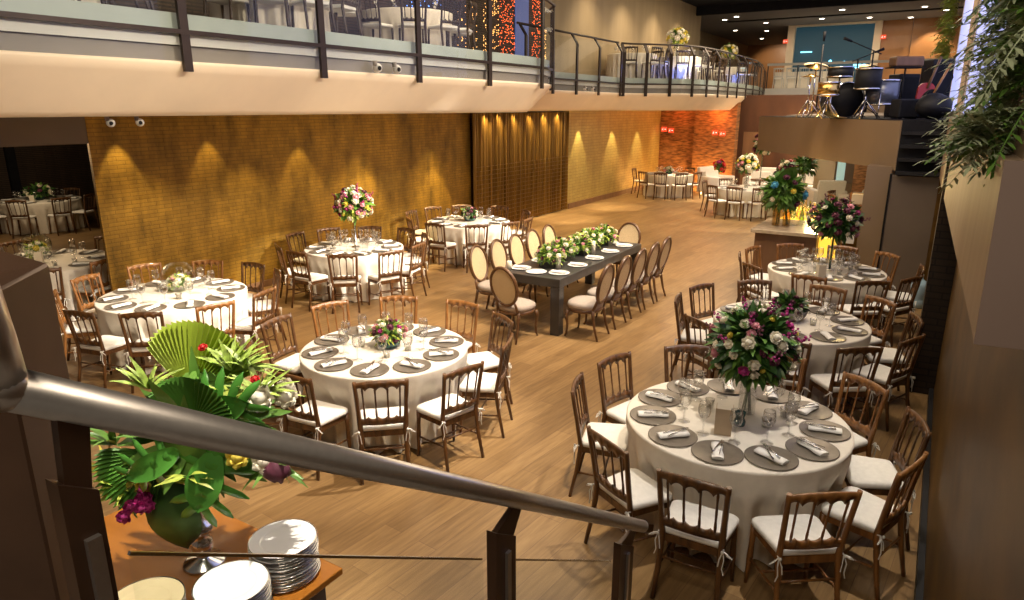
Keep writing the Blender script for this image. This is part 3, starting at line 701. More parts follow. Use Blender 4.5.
# ------------------------------------------------------------------ round tables with their cloths, chairs and settings
def cloth_mb(R, rnd, H=.752, seats=()):
    m = MB(); n = 160; ph = [rnd.uniform(0, 6.28) for _ in range(4)]; rows = []
    f1, f2 = rnd.choice((11, 12, 13)), rnd.choice((19, 21, 23))
    for z, k in ((H, -.015), (H - .006, 0), (H - .02, .004), (.66, .07), (.56, .26), (.46, .46), (.34, .62), (.20, .82), (.09, .95), (.012, 1)):
        row = []
        for i in range(n):
            a = 2 * PI * i / n
            wv = math.sin(f1 * a + ph[0] + .8 * math.sin(2 * a + ph[1])); wv = 1 - 2 * abs(wv) ** .75 if f1 % 2 else 1 - 2 * abs(wv) ** .85
            w2 = math.sin(f2 * a + ph[2] + .6 * math.sin(3 * a + ph[3]))
            tuck = 0
            for sa in seats:
                d = (a - math.radians(sa) + PI) % (2 * PI) - PI; tuck = max(tuck, math.exp(-(d / .26) ** 4))
            q = max(0, min(1, (.64 - z) / .16)); kk = max(k, 0)
            r = R + (k if k < 0 else 0) + kk * (.085 * wv + .014 * w2 - .025) * (1 - .3 * tuck) - .085 * q * tuck
            row.append((r * math.cos(a), r * math.sin(a), z))
        rows.append(row)
    m.v.append((0, 0, H)); o = 1
    for r in rows: m.v += r
    for i in range(n): m.face((0, o + i, o + (i + 1) % n), True)
    for j in range(len(rows) - 1):
        for i in range(n): a = o + j * n + i; b = o + j * n + (i + 1) % n; m.face((a, a + n, b + n, b), True)
    return m
CHARGER = MB().lathe([(0, .002), (.10, .002), (.112, .006), (.162, .010), (.169, .012), (.169, .008), (.11, 0), (0, 0)], 32)
def napkin_mb():
    m = MB(); G = []
    for i in range(9):
        s = i / 8; y = (s - .5) * .22; hw = .034 + .004 * math.sin(s * 9)
        G.append([(-hw, y, 0), (-hw, y, .012 + .003 * math.sin(s * 7)), (-hw * .3, y, .020), (hw * .4, y, .021), (hw, y, .013), (hw, y, 0)])
    m.grid(G); m.face((0, 1, 2, 3, 4, 5)); e = 48; m.face((e + 5, e + 4, e + 3, e + 2, e + 1, e))
    return m
def fork_mb():
    m = MB().tube([(0, -.09, .004), (0, .02, .006), (0, .05, .010)], [.004, .003, .003], 6)
    m.rbox((0, .062, .010), (.02, .03, .003))
    for k in range(4): m.rbox((-.0075 + k * .005, .092, .008), (.0026, .04, .002))
    return m
def knife_mb():
    m = MB().tube([(0, -.09, .005), (0, .01, .005)], [.006, .004], 6); m.grid([[(-.004, .01, .006), (.006, .01, .006)], [(-.004, .06, .006), (.009, .06, .006)], [(-.004, .10, .006), (.008, .10, .006)], [(-.003, .118, .006), (.0, .118, .006)]]); return m
GLASS = [(r * 1.22, z * 1.22) for r, z in [(.036, 0), (.034, .004), (.006, .009), (.0045, .02), (.0045, .085), (.012, .094), (.030, .112), (.037, .137), (.036, .165), (.031, .195), (.0295, .195), (.034, .165), (.035, .137), (.028, .114), (.004, .100)]]
TUMBLER = [(.028, 0), (.030, .004), (.036, .10), (.0345, .10), (.0285, .008), (0, .007)]
me_char = CHARGER.mesh('charger_plate', M['charger']); me_nap = napkin_mb().mesh('napkin', M['napkin'])
me_fork = fork_mb().mesh('fork', M['silver']); me_knife = knife_mb().mesh('knife', M['silver'])
me_glass = MB().lathe(GLASS, 16, cap=False).mesh('wine_glass', M['glassware']); me_tumb = MB().lathe(TUMBLER, 14, cap=False).mesh('tumbler', M['glassware'])
me_votive = MB().lathe([(.03, 0), (.036, .07), (.033, .07), (.028, .006), (0, .006)], 12).mesh('votive_holder', M['glassware'])
me_wax = MB().lathe([(.026, .008), (.028, .04), (0, .042)], 12).mesh('candle', M['candle'])
def put(name, me, loc, rz, label, cat, group):
    o = bpy.data.objects.new(name, me); COL.objects.link(o); o.location = loc; o.rotation_euler = (0, 0, rz); return tag(o, label, cat, group)
def table(key, R, seats, words, kind, look, settings=10, cutlery=False, glasses=1, off=0., lite=None, rimgap=.02, phase=None):
    cx, cy = TL[key]; rnd = random.Random(key)
    t = thing('round_table', look, 'table', (cx, cy, 0), 0, 'round tables under white cloths')
    obj('tablecloth', cloth_mb(R, rnd, .752, [a for a, _ in seats]), M['cloth'], t)
    obj('tabletop', MB().lathe([(0, .715), (R - .02, .715), (R - .02, .74), (0, .74)], 32), M['barwood'], t)
    obj('pedestal', MB().lathe([(.3, 0), (.28, .03), (.06, .06), (.05, .7), (.2, .714)], 16), M['barwood'], t)
    pts = [(cx + math.cos(math.radians(a)) * r, cy + math.sin(math.radians(a)) * r) for a, r in seats]
    sw = seat_words((cx, cy), pts)
    for i, ((a, r), (x, y)) in enumerate(zip(seats, pts)):
        ar = math.radians(a); rr = max(r - .25, R + .15)
        kd = kind[i % len(kind)] if isinstance(kind, (list, tuple)) else kind
        kd.put((cx + math.cos(ar) * rr, cy + math.sin(ar) * rr, 0), ar + PI / 2 + rnd.uniform(-.06, .06), 'brown chair with white pad, %s on %s side of %s' % (*sw[i], words), 'chairs at the ' + words)
    if not settings: return
    ang = [math.radians((phase if phase is not None else seats[0][0]) + off + 360 * k / settings) for k in range(settings)]
    pp_ = [(cx + math.cos(a) * (R - .19), cy + math.sin(a) * (R - .19)) for a in ang]; pw = seat_words((cx, cy), pp_)
    for k, a in enumerate(ang):
        x, y = pp_[k]; wd = '%s on %s side of %s' % (pw[k][0], pw[k][1], words)
        put('charger_plate', me_char, (x, y, .7525), 0, 'round taupe plate, ' + wd, 'plate', 'charger plates on ' + words)
        put('napkin', me_nap, (x, y, .765), a + PI / 2 + rnd.choice((0, .25, -.3, .5)), 'white folded napkin, ' + wd, 'napkin', 'napkins on ' + words)
        if cutlery:
            ux, uy = -math.sin(a), math.cos(a)
            put('fork', me_fork, (x - math.cos(a) * .02 + ux * .018, y - math.sin(a) * .02 + uy * .018, .786), a + PI / 2 + .1, 'fork laid over napkin, ' + wd, 'fork', 'forks on ' + words)
            put('knife', me_knife, (x - math.cos(a) * .02 - ux * .012, y - math.sin(a) * .02 - uy * .012, .786), a + PI / 2 - .1, 'knife laid over napkin, ' + wd, 'knife', 'knives on ' + words)
        for g in range(glasses):
            ga = a + .17 + g * .27; gr = R - .40 - .03 * g
            put('wine_glass', me_glass, (cx + math.cos(ga) * gr, cy + math.sin(ga) * gr, .7525), 0, ('wine glass at place ' if g == 0 else 'inner wine glass at place ') + wd, 'glass', 'wine glasses on ' + words)
S = {}
S['T1'] = [(-167, 1.12), (161, 1.12), (-118, 1.18), (-87, 1.24), (-54, 1.24), (-18, 1.18), (16, 1.15), (50, 1.12), (86, 1.12), (125, 1.12)]
S['T2'] = [(-50, 1.16), (-87, 1.14), (-170, 1.28), (158, 1.32), (125, 1.32), (90, 1.28), (57, 1.24), (23, 1.16), (-16, 1.2), (-130, 1.2)]
S['T3'] = [(-126, 1.22), (-77, 1.28), (-163, 1.31), (-46, 1.30), (-14, 1.30), (162, 1.34), (127, 1.26), (93, 1.22), (16, 1.30), (62, 1.24)]
S['T4'] = [(-54, 1.26), (-88, 1.24), (-121, 1.18), (-174, 1.25), (-21, 1.28), (9, 1.21), (53, 1.16), (155, 1.23), (120, 1.19), (86, 1.22)]
S['T5'] = [(-84, 1.28), (-49, 1.33), (-19, 1.32), (8, 1.30), (55, 1.27), (94, 1.33), (132, 1.34), (160, 1.34), (-170, 1.32), (-125, 1.22)]
S['T6'] = [(-170, 1.15), (158, 1.18), (-128, 1.12), (-82, 1.17), (-53, 1.28), (-22, 1.25), (15, 1.2), (48, 1.16), (80, 1.13), (120, 1.13)]
S['T7'] = [(-168, 1.14), (160, 1.17), (-132, 1.22), (125, 1.14), (86, 1.14), (54, 1.12), (9, 1.14), (-29, 1.22), (-58, 1.25), (-92, 1.17)]
S['T8'] = [(-178, 1.27), (-114, 1.28), (-83, 1.32), (-52, 1.32), (-20, 1.22), (72, 1.22)]
S['T9'] = [(-90, 1.32), (-60, 1.32), (-120, 1.32), (177, 1.2), (131, 1.3), (-20, 1.25)]
S['T10'] = [(-25, 1.34), (8, 1.32), (112, 1.3), (170, 1.3), (-70, 1.3)]
S['T11'] = [(-88, 1.3), (-45, 1.3), (-5, 1.3), (30, 1.3), (120, 1.3), (-130, 1.3)]
W = {'T1': 'front right table', 'T2': 'front centre table', 'T3': 'fishbowl table by stair', 'T4': 'pink bouquet wall table', 'T5': 'table before gold curtain',
     'T6': 'second right-hand table', 'T7': 'table beside the bar', 'T8': 'farthest table', 'T9': 'rear tall-bouquet table', 'T10': 'alcove fishbowl table', 'T11': 'dark alcove table'}
table('T1', .79, S['T1'], W['T1'], [CH, CH, CH, CH, CHL, CHL, CH, CHL, CHL, CH], 'big round table in white cloth, nearest, below the tall purple and ivory bouquet', 11, True, 1, phase=-87)
table('T2', .785, S['T2'], W['T2'], [CH, CH, CH, CHL, CHL, CHL, CH, CH, CH, CH], 'round table in white cloth with low pink bouquet, before long dark table', 10, True, 1, phase=-61)
table('T3', .845, S['T3'], W['T3'], [CHL, CH, CHL, CH, CHL, CHL, CHL, CH, CH, CH], 'round table in bright white cloth with clear fishbowl of flowers, before gold wall', 10, False, 1)
table('T4', .795, S['T4'], W['T4'], CH, 'round table in white cloth with tall pink and ivory bouquet, by the gold wall', 10, False, 2, 18)
table('T5', .83, S['T5'], W['T5'], CH, 'round table in white cloth with low bouquet, in front of gold curtain', 10, False, 1, 18)
table('T6', .79, S['T6'], W['T6'], [CH, CH, CH, CH, CH, CH, CH, CHL, CHL, CH], 'round table in white cloth with low grey bowl of greenery, second along right wall', 10, False, 1, 18)
table('T7', .77, S['T7'], W['T7'], [CH, CHL, CH, CHL, CHL, CHL, CH, CH, CH, CHL], 'round table in white cloth below dark purple bouquet, between bar and stage panel', 10, False, 2, 18)
table('T8', .82, S['T8'], W['T8'], CHF, 'farthest round table in white cloth, in the corner near orange stone wall', 8, False, 1)
table('T9', .82, S['T9'], W['T9'], CHF, 'round table in white cloth with tall ivory bouquet, in front of white sofa', 8, False, 1)
table('T10', .92, S['T10'], W['T10'], [CH, CHL, CH, CH, CHL], 'round table in white cloth with clear fishbowl, at the mouth of the dark alcove', 9, False, 1)
table('T11', .90, S['T11'], W['T11'], CHF, 'round table in white cloth standing deep in the dark alcove', 8, False, 1)

# ------------------------------------------------------------------ flowers
def joined(*ms):
    m = MB()
    for q in ms:
        o = len(m.v); m.v += q.v; m.f += [tuple(i + o for i in f) for f in q.f]; m.sm += q.sm
    return m
def rose_mb(r, rnd):
    m = MB().ball((0, 0, 0), r * .78, 8, 6, .95, .05, rnd)
    for ring, (n, tilt, L) in enumerate(((5, .15, .75), (6, .5, .85), (7, .85, .9))):
        for k in range(n):
            a = 2 * PI * k / n + ring * .5; d = Vector((math.cos(a) * math.sin(tilt), math.sin(a) * math.sin(tilt), math.cos(tilt)))
            b = Vector((math.cos(a), math.sin(a), 0)) * r * .42 + Vector((0, 0, -r * .45 + .1 * r * (2 - ring))); m.leaf(b, d, Vector((math.cos(a), math.sin(a), .3)), r * 1.15 * L, r * 1.1, -.35, 3, .45, .9)
    return m
RR = random.Random(3)
me_rose = {c: rose_mb(1, RR).mesh('rose_' + c, M[c]) for c in ('rose', 'pink', 'magenta', 'plum', 'yellowp', 'bluep', 'red')}
def spray_mb(rnd):
    m = MB()
    for k in range(9):
        z = .25 + k * .16; a = k * 2.4; m.ball((math.cos(a) * .14, math.sin(a) * .14, z), .15 - .008 * k, 6, 4, 1, .15, rnd)
    m.tube([(0, 0, 0), (0, 0, 1.6)], .025, 4); return m
me_spray = {c: spray_mb(RR).mesh('flower_spray_' + c, M[c]) for c in ('magenta', 'plum', 'pink')}
def bloom(t, kind, c, p, r, out=None):
    me = (me_spray if kind == 'spray' else me_rose)[c]
    o = bpy.data.objects.new('flower_spray' if kind == 'spray' else 'rose', me); COL.objects.link(o); o.parent = t; o.location = p; o.scale = (r, r, r)
    d = Vector(out if out else (0, 0, 1)); o.rotation_euler = d.to_track_quat('Z', 'Y').to_euler(); return o
def sphere_pts(n, rnd, zlo=-.75):
    P = []
    for k in range(n):
        z = 1 - (1 - zlo) * (k + .5) / n; a = k * 2.39996 + rnd.uniform(-.3, .3); q = math.sqrt(max(0, 1 - z * z)); P.append(Vector((q * math.cos(a), q * math.sin(a), z)))
    return P
def foliage(n, r, sq, rnd, L=.5, W=.2, zlo=-.8):
    if n > 150: L *= .8
    m = MB()
    for d in sphere_pts(n, rnd, zlo):
        d = (d + Vector((rnd.uniform(-.25, .25), rnd.uniform(-.25, .25), rnd.uniform(-.25, .25)))).normalized()
        b = Vector((d.x, d.y, d.z * sq)) * r * rnd.uniform(.35, .62); l = r * L * rnd.uniform(.7, 1.25)
        up = Vector((rnd.uniform(-1, 1), rnd.uniform(-1, 1), 1)); m.leaf(b, d, up, l, l * W * 2 * rnd.uniform(.7, 1.2), rnd.uniform(.1, .5), 3)
    return m
def arrangement(key, loc, label, head_z, r, blooms, vase, sq=.9, nleaf=170, light=.35, sprays=(), name='flower_arrangement', zlo=-.8, dark='leafdk', lite='leaf', W=.22):
    """loc: foot of the vase; head_z: middle of the flower ball above the foot"""
    rnd = random.Random(key); t = thing(name, label, 'flowers', loc, 0)
    hc = Vector((0, 0, head_z))
    def shift(m): m.v = [tuple(Vector(v) + hc) for v in m.v]; return m
    core = MB().ball((0, 0, 0), r * .52, 10, 7, sq, .12, rnd)
    obj('foliage', shift(joined(core, foliage(int(nleaf * (1 - light)), r, sq, rnd, .52, W, zlo))), M[dark], t)
    obj('pale_foliage', shift(foliage(int(nleaf * light), r * 1.02, sq, rnd, .5, W * .8, zlo)), M[lite], t)
    allb = [(c, s) for c, n, s in blooms for _ in range(n)]; rnd.shuffle(allb)
    for (c, s), d in zip(allb, sphere_pts(len(allb), rnd, zlo * .8)):
        bloom(t, 'rose', c, hc + Vector((d.x, d.y, d.z * sq)) * r * rnd.uniform(.80, .98), s * rnd.uniform(.8, 1.15), d)
    for c, n, s in sprays:
        for d in sphere_pts(n, rnd, -.2): bloom(t, 'spray', c, hc + Vector((d.x, d.y, d.z * sq)) * r * .72, s * rnd.uniform(.8, 1.1), d + Vector((0, 0, .35)))
    if vase == 'tall':
        h = head_z - r * .35; obj('vase', MB().lathe([(.065, 0), (.06, .01), (.022, .03), (.016, h * .5), (.03, h * .8), (.06, h)], 16), M['glassware'], t)
        obj('stems', MB().tube([(0, 0, .02), (0, 0, h)], .013, 6), M['leafdk'], t)
    elif vase == 'silver': 
        h = head_z - r * .35; obj('vase', MB().lathe([(.075, 0), (.07, .012), (.02, .035), (.016, h * .6), (.05, h)], 16), M['silver'], t)
    elif vase == 'cylinder':
        h = head_z - r * .3; obj('vase', MB().lathe([(.062, 0), (.062, h), (.057, h), (.057, .012), (0, .012)], 18), M['glassware'], t)
        obj('stems', joined(*[MB().tube([(.03 * math.cos(a), .03 * math.sin(a), .02), (-.02 * math.cos(a), .025 * math.sin(a), h)], .006, 5) for a in (0, 1.1, 2.2, 3.3, 4.4, 5.5)]), M['leafdk'], t)
    elif vase == 'bowl': obj('bowl', MB().lathe([(.07, 0), (.11, .02), (.125, .07), (.118, .075), (.10, .03), (0, .02)], 20), M['teal'], t)
    elif vase == 'greybowl': obj('bowl', MB().lathe([(.10, 0), (.16, .03), (.185, .10), (.178, .105), (.15, .04), (0, .02)], 20), M['grayband'], t)
    elif vase == 'fishbowl':
        R = .205; prof = [(R * math.sin(a), R * .94 - R * math.cos(a) * .94) for a in [x * PI / 14 for x in range(3, 12)]]
        obj('glass_bowl', MB().lathe(prof + [(prof[-1][0] * .97, prof[-1][1] + .004)], 28, cap=False), M['bowl_glass'], t)
    elif vase == 'box': obj('planter', MB().box((-.12, -.1, .001), (.12, .1, .08)), M['darktable'], t)
    return t
X, Y = TL['T1']; arrangement('a', (X + .04, Y + .16, .7525), 'huge bouquet of ivory roses and magenta sprays standing on the front right table', .53, .335, [('rose', 30, .031), ('pink', 8, .026), ('plum', 8, .028), ('magenta', 9, .028), ('yellowp', 6, .018)], 'cylinder', .95, 760, .5, [('magenta', 12, .10), ('plum', 7, .09)])
X, Y = TL['T2']; arrangement('b', (X + .0, Y + .05, .7525), 'low pink, cream and green bouquet in teal bowl on front centre table', .125, .185, [('rose', 7, .026), ('pink', 9, .025), ('magenta', 5, .022), ('plum', 6, .024)], 'bowl', .8, 320, .5, zlo=-.25, dark='leaf', lite='leaflt', W=.16)
X, Y = TL['T3']; arrangement('c', (X - .05, Y + .12, .7525), 'clear glass fishbowl of white roses and greenery on table before gold wall', .12, .15, [('rose', 12, .032), ('pink', 3, .028), ('yellowp', 3, .025)], 'fishbowl', .6, 120, .5, zlo=-.6, dark='leaf', lite='leaflt')
X, Y = TL['T4']; arrangement('d', (X + .02, Y + .02, .7525), 'tall bouquet of pink and ivory flowers on silver stand against gold wall', .69, .335, [('rose', 24, .036), ('pink', 18, .034), ('plum', 14, .032), ('magenta', 6, .03), ('yellowp', 4, .028)], 'silver', .9, 420, .45, [('magenta', 8, .10)], dark='leaf', lite='leaflt')
X, Y = TL['T5']; arrangement('e', (X, Y + .05, .7525), 'low bouquet with pink roses on the table before gold curtain', .12, .20, [('rose', 6, .03), ('pink', 6, .028), ('plum', 8, .03)], 'bowl', .8, 240, .35, zlo=-.25)
X, Y = TL['T6']; arrangement('f', (X - .02, Y + .06, .7525), 'low bowl of dark greenery on second right-hand table', .13, .20, [('plum', 8, .026), ('yellowp', 3, .02)], 'greybowl', .7, 260, .6, zlo=-.2)
X, Y = TL['T7']; arrangement('g', (X + .05, Y - .05, .7525), 'tall dark purple bouquet standing on the table beside the bar', .70, .37, [('plum', 22, .04), ('pink', 9, .034), ('rose', 9, .03), ('magenta', 4, .03)], 'tall', .85, 420, .4, [('plum', 10, .12)])
X, Y = TL['T8']; arrangement('h', (X, Y, .7525), 'small low bouquet on the farthest table by orange wall', .12, .2, [('rose', 6, .045), ('pink', 3, .04)], 'bowl', .7, 90, .5, zlo=-.2)
X, Y = TL['T9']; arrangement('i', (X, Y, .7525), 'tall ivory and yellow bouquet on the rear table before white sofa', .66, .33, [('rose', 20, .065), ('pink', 6, .06), ('yellowp', 6, .05)], 'cylinder', .85, 150, .5)
arrangement('j', (-11.5, 4.95, .7525), 'clear glass fishbowl of flowers at the mouth of the dark alcove', .13, .17, [('rose', 10, .036), ('yellowp', 4, .03)], 'fishbowl', .65, 120, .6, zlo=-.6, dark='leaf', lite='leaflt')
X, Y = TL['T11']; arrangement('k', (X, Y, .7525), 'wide loose bouquet on the table deep in dark alcove', .16, .34, [('rose', 7, .05), ('plum', 4, .045)], 'bowl', .7, 110, .3, zlo=-.15)

# votive candles, water tumblers and menu cards on the round tables
for key, pts in (('T1', [(-.22, .1), (.22, -.02), (.30, .22)]), ('T2', [(.24, .05), (.20, -.2), (-.2, -.1)]), ('T3', [(.26, -.1), (-.28, .0)]), ('T4', [(.25, -.2), (-.2, -.25)]), ('T6', [(.24, -.05), (-.25, -.1)]), ('T7', [(.2, -.25), (-.1, -.26), (.3, .1)]), ('T10', [(.45, -.05), (.5, .2)])):
    cx, cy = TL[key]; sw = seat_words((cx, cy), [(cx + a, cy + b - .001) for a, b in pts])
    for i, (a, b) in enumerate(pts):
        t = thing('votive_candle', 'small glass votive candle, %s on %s side of %s' % (*sw[i], W[key]), 'candle', (cx + a, cy + b, .7525), 0, 'votive candles on ' + W[key])
        for nme, me in (('holder', me_votive), ('wax', me_wax)):
            o = bpy.data.objects.new(nme, me); COL.objects.link(o); o.parent = t
def menu(loc, rz, label, mat='card', s=1.):
    m = MB(); w_, d_, h_ = .05 * s, .045 * s, .17 * s
    m.prism([(-w_, -d_, 0), (w_, -d_, 0), (w_, d_, 0), (w_ * .94, d_, 0), (w_ * .94, -d_ * .94, 0), (-w_ * .94, -d_ * .94, 0), (-w_ * .94, d_, 0), (-w_, d_, 0)], (0, 0, h_))
    o = obj('menu_card', m, M[mat]); o.location = loc; o.rotation_euler = (0, 0, rz); return tag(o, label, 'menu card')
menu((-1.03, 4.52, .7525), YAW - .35, 'tan folded menu card standing on the front right table', 'tancard', 1.15)
menu((-11.1, 4.78, .7525), YAW + .4, 'ivory menu card beside the fishbowl on the alcove table')
menu((-18.6, 8.1, .7525), YAW + .6, 'ivory menu card on the table deep in dark alcove')
menu((-1.15, 9.85, .7525), YAW, 'pale folded menu card on the table beside the bar')
o = obj('teal_glass_holder', MB().lathe([(.038, 0), (.042, .03), (.03, .06), (.04, .10), (.036, .10), (.026, .06), (.03, .01), (0, .01)], 16), M['teal']); o.location = (-.96, 4.70, .7525); tag(o, 'dark teal glass candle holder beside tan menu card', 'candle holder')

# ------------------------------------------------------------------ long dark table with oval-back chairs
LX, LY = -4.50, 9.22; LW, LL2 = .95, 2.92
t = thing('long_dining_table', 'long dark stained dining table with thick apron and square legs', 'table', (LX, LY, 0))
bevel(obj('tabletop', MB().box((-LW / 2, -LL2 / 2, .66), (LW / 2, LL2 / 2, .78)), M['darktable'], t), .006, 1)
for sx in (-1, 1):
    for sy in (-1, 1): obj('leg', MB().rbox((sx * (LW / 2 - .065), sy * (LL2 / 2 - .065), .33), (.13, .13, .66)), M['darktable'], t)
def make_oval():
    t = thing('oval_back_chair', 'walnut chair with oval woven back', 'chair'); wd = M['ovalwood']
    m = MB(); rings = []
    for z, s in ((.40, .95), (.44, 1), (.47, .98), (.488, .86), (.495, .4)):
        rings.append([(.245 * s * math.copysign(abs(math.cos(a)) ** .8, math.cos(a)), .225 * s * math.copysign(abs(math.sin(a)) ** .8, math.sin(a)), z) for a in [2 * PI * k / 24 for k in range(24)]])
    for r in rings: m.v += r
    for i in range(4):
        for k in range(24): a = i * 24 + k; b = i * 24 + (k + 1) % 24; m.face((a, b, b + 24, a + 24), True)
    m.face(range(23, -1, -1)); m.face([96 + k for k in range(24)], True)
    obj('seat', m, M['greyfabric'], t)
    m = MB()
    for (z0, z1) in ((.355, .402),):
        m.lathe([(.235, z0), (.245, z0 + .01), (.245, z1), (.22, z1)], 24); m.v = [(x, y * .92, z) for x, y, z in m.v]
    obj('seat_frame', m, wd, t)
    for sx in (-1, 1): obj('leg', MB().tube([(sx * .20, .20, 0), (sx * .188, .185, .05), (sx * .185, .175, .18), (sx * .205, .185, .30), (sx * .19, .165, .37)], [.014, .013, .017, .026, .028], 8), wd, t)
    for sx in (-1, 1): obj('leg', MB().tube([(sx * .19, -.27, 0), (sx * .18, -.225, .14), (sx * .17, -.19, .32), (sx * .165, -.18, .40)], [.014, .016, .021, .024], 8), wd, t)
    def bk(x, z): return (x, -.215 - (z - .46) * .20, z)
    zc, rx, rz = .745, .205, .255
    P = [bk(rx * math.cos(a), zc + rz * math.sin(a)) for a in [2 * PI * k / 32 for k in range(33)]]
    obj('back_frame', MB().tube(P, .027, 8, False, .8), wd, t)
    m = MB(); o = 0
    for sgn in (1, -1):
        b = len(m.v); m.v.append(tuple(Vector(bk(0, zc)) + Vector((0, .012 * sgn, 0))))
        for k in range(32): a = 2 * PI * k / 32; m.v.append(tuple(Vector(bk((rx - .008) * math.cos(a), zc + (rz - .008) * math.sin(a))) + Vector((0, .007 * sgn, 0))))
        for k in range(32): f = (b, b + 1 + k, b + 1 + (k + 1) % 32); m.face(f if sgn > 0 else f[::-1], True)
    obj('back_panel', m, M['cane'], t)
    for sx in (-1, 1): obj('back_support', MB().tube([(sx * .165, -.18, .38), bk(sx * .15, .50), bk(sx * .125, .555)], [.022, .018, .018], 8), wd, t)
    return t
OV = Kind(make_oval)
ys = [8.02, 8.62, 9.2, 9.75, 10.28]; nm = ['nearest the stair', 'second along', 'middle one', 'fourth along', 'farthest along']
for y, n_ in zip(ys, nm): OV.put((-3.76, y, 0), PI / 2, 'oval-back chair on open-floor side of long dark table, ' + n_, 'oval-back chairs at the long table')
for y, n_ in zip([8.15, 8.70, 9.24, 9.78, 10.34], nm): OV.put((-5.30, y, 0), -PI / 2, 'oval-back chair on gold-wall side of long dark table, ' + n_, 'oval-back chairs at the long table')
OV.put((-4.50, 7.46, 0), -.10, 'oval-back chair at the near head of long dark table', 'oval-back chairs at the long table'); OV.put((-4.48, 10.98, 0), PI, 'oval-back chair at the far head of long dark table', 'oval-back chairs at the long table')
me_wplate = MB().lathe([(0, .003), (.09, .003), (.10, .008), (.145, .016), (.145, .012), (.09, 0), (0, 0)], 28).mesh('dinner_plate', M['porcelain'])
for sx, side in ((1, 'open-floor'), (-1, 'gold-wall')):
    for k, y in enumerate((8.08, 8.65, 9.22, 9.8, 10.35)):
        put('dinner_plate', me_wplate, (LX + sx * .30, y, .781), 0, 'white plate on %s side of long dark table, %s' % (side, nm[k]), 'plate', 'plates on the long table')
        put('napkin', me_nap, (LX + sx * .30, y, .798), PI / 2, 'white napkin on %s side of long dark table, %s' % (side, nm[k]), 'napkin', 'napkins on the long table')
for y, n_ in ((7.98, 'near head'), (10.46, 'far head')):
    put('dinner_plate', me_wplate, (LX, y, .781), 0, 'white plate at the %s of long dark table' % n_, 'plate', 'plates on the long table')
for k, (y, n_) in enumerate(((8.42, 'nearest the stair'), (8.90, 'second along'), (9.38, 'third along'), (9.86, 'fourth along'), (10.3, 'farthest along'))):
    arrangement('L%d' % k, (LX - .06 + .03 * (-1) ** k, y, .781), 'low green, white and pink garland on long dark table, ' + n_, .13, .24, [('rose', 11, .027), ('pink', 4, .024), ('plum', 5, .024)], 'box', .85, 380, .45, dark='leaf', lite='leaflt', name='flower_garland', zlo=-.25, W=.15)
for k, (x, y, h, n_) in enumerate(((LX + .14, 8.36, .2, 'near'), (LX + .15, 9.48, .2, 'middle'), (LX - .40, 7.92, .12, 'corner'))):
    o = obj('pillar_candle', MB().lathe([(.036, 0), (.036, h), (.03, h + .004), (0, h - .004)], 14), M['candle']); o.location = (x, y, .781)
    tag(o, 'white pillar candle on the long dark table, %s one' % n_, 'candle', 'candles on the long table')

# ------------------------------------------------------------------ foreground buffet with plates and tropical arrangement
BX0, BX1, BY0, BY1, BZ = -3.45, -2.09, .35, 1.91, .90
t = thing('buffet_table', 'amber lacquered wooden buffet table with dark base below the handrail', 'table', (-2.77, 1.1, 0))
def rel(m, b): m.v = [tuple(Vector(v) - Vector(b)) for v in m.v]; return m
bevel(obj('tabletop', rel(MB().box((BX0, BY0, BZ - .035), (BX1, BY1, BZ)), (-2.77, 1.1, 0)), M['amberwood'], t), .005, 2)
obj('base', rel(MB().box((BX0 + .06, BY0 + .06, 0), (BX1 - .06, BY1 - .06, BZ - .035)), (-2.77, 1.1, 0)), M['grayband'], t)
def plate_mb(): return MB().lathe([(0, .004), (.098, .004), (.106, .0065), (.150, .0105), (.155, .0115), (.155, .0095), (.105, .003), (.09, 0), (0, 0)], 48, sm=False)
pm = plate_mb().mesh('plate', M['porcelain']); pg = plate_mb().mesh('gilded_plate', M['china_gold'])
rimm = MB().lathe([(.151, .0107), (.1555, .0121), (.1562, .0105), (.1553, .0092)], 40, cap=False).mesh('silver_rim', M['silver'])
def stack(x, y, n, dz, words, me=None, grp=''):
    rnd = random.Random(words)
    for k in range(n):
        me_ = me or pm
        pos = 'bottom of' if k == 0 else ('topmost of' if k == n - 1 else '%s up in' % (['', 'second', 'third', 'fourth', 'fifth', 'sixth', 'seventh', 'eighth', 'ninth', 'tenth', 'eleventh', 'twelfth', 'thirteenth', 'fourteenth', 'fifteenth'][k]))
        o = put('plate', me_, (x + rnd.uniform(-.004, .004), y + rnd.uniform(-.004, .004), BZ + .001 + k * dz), rnd.uniform(0, 6), 'white silver-rimmed plate, %s the %s' % (pos, words), 'plate', grp)
        r = bpy.data.objects.new('silver_rim', rimm); COL.objects.link(r); r.parent = o; o.scale = (.955, .955, 1)
stack(-2.28, 1.745, 14, .0135, 'stack at the buffet corner', None, 'corner stack of plates')
stack(-2.235, 1.44, 13, .0135, 'middle stack on the buffet', None, 'middle stack of plates')
stack(-2.43, 1.185, 13, .0135, 'stack nearest the stair post', pg, 'stack of plates by the stair')

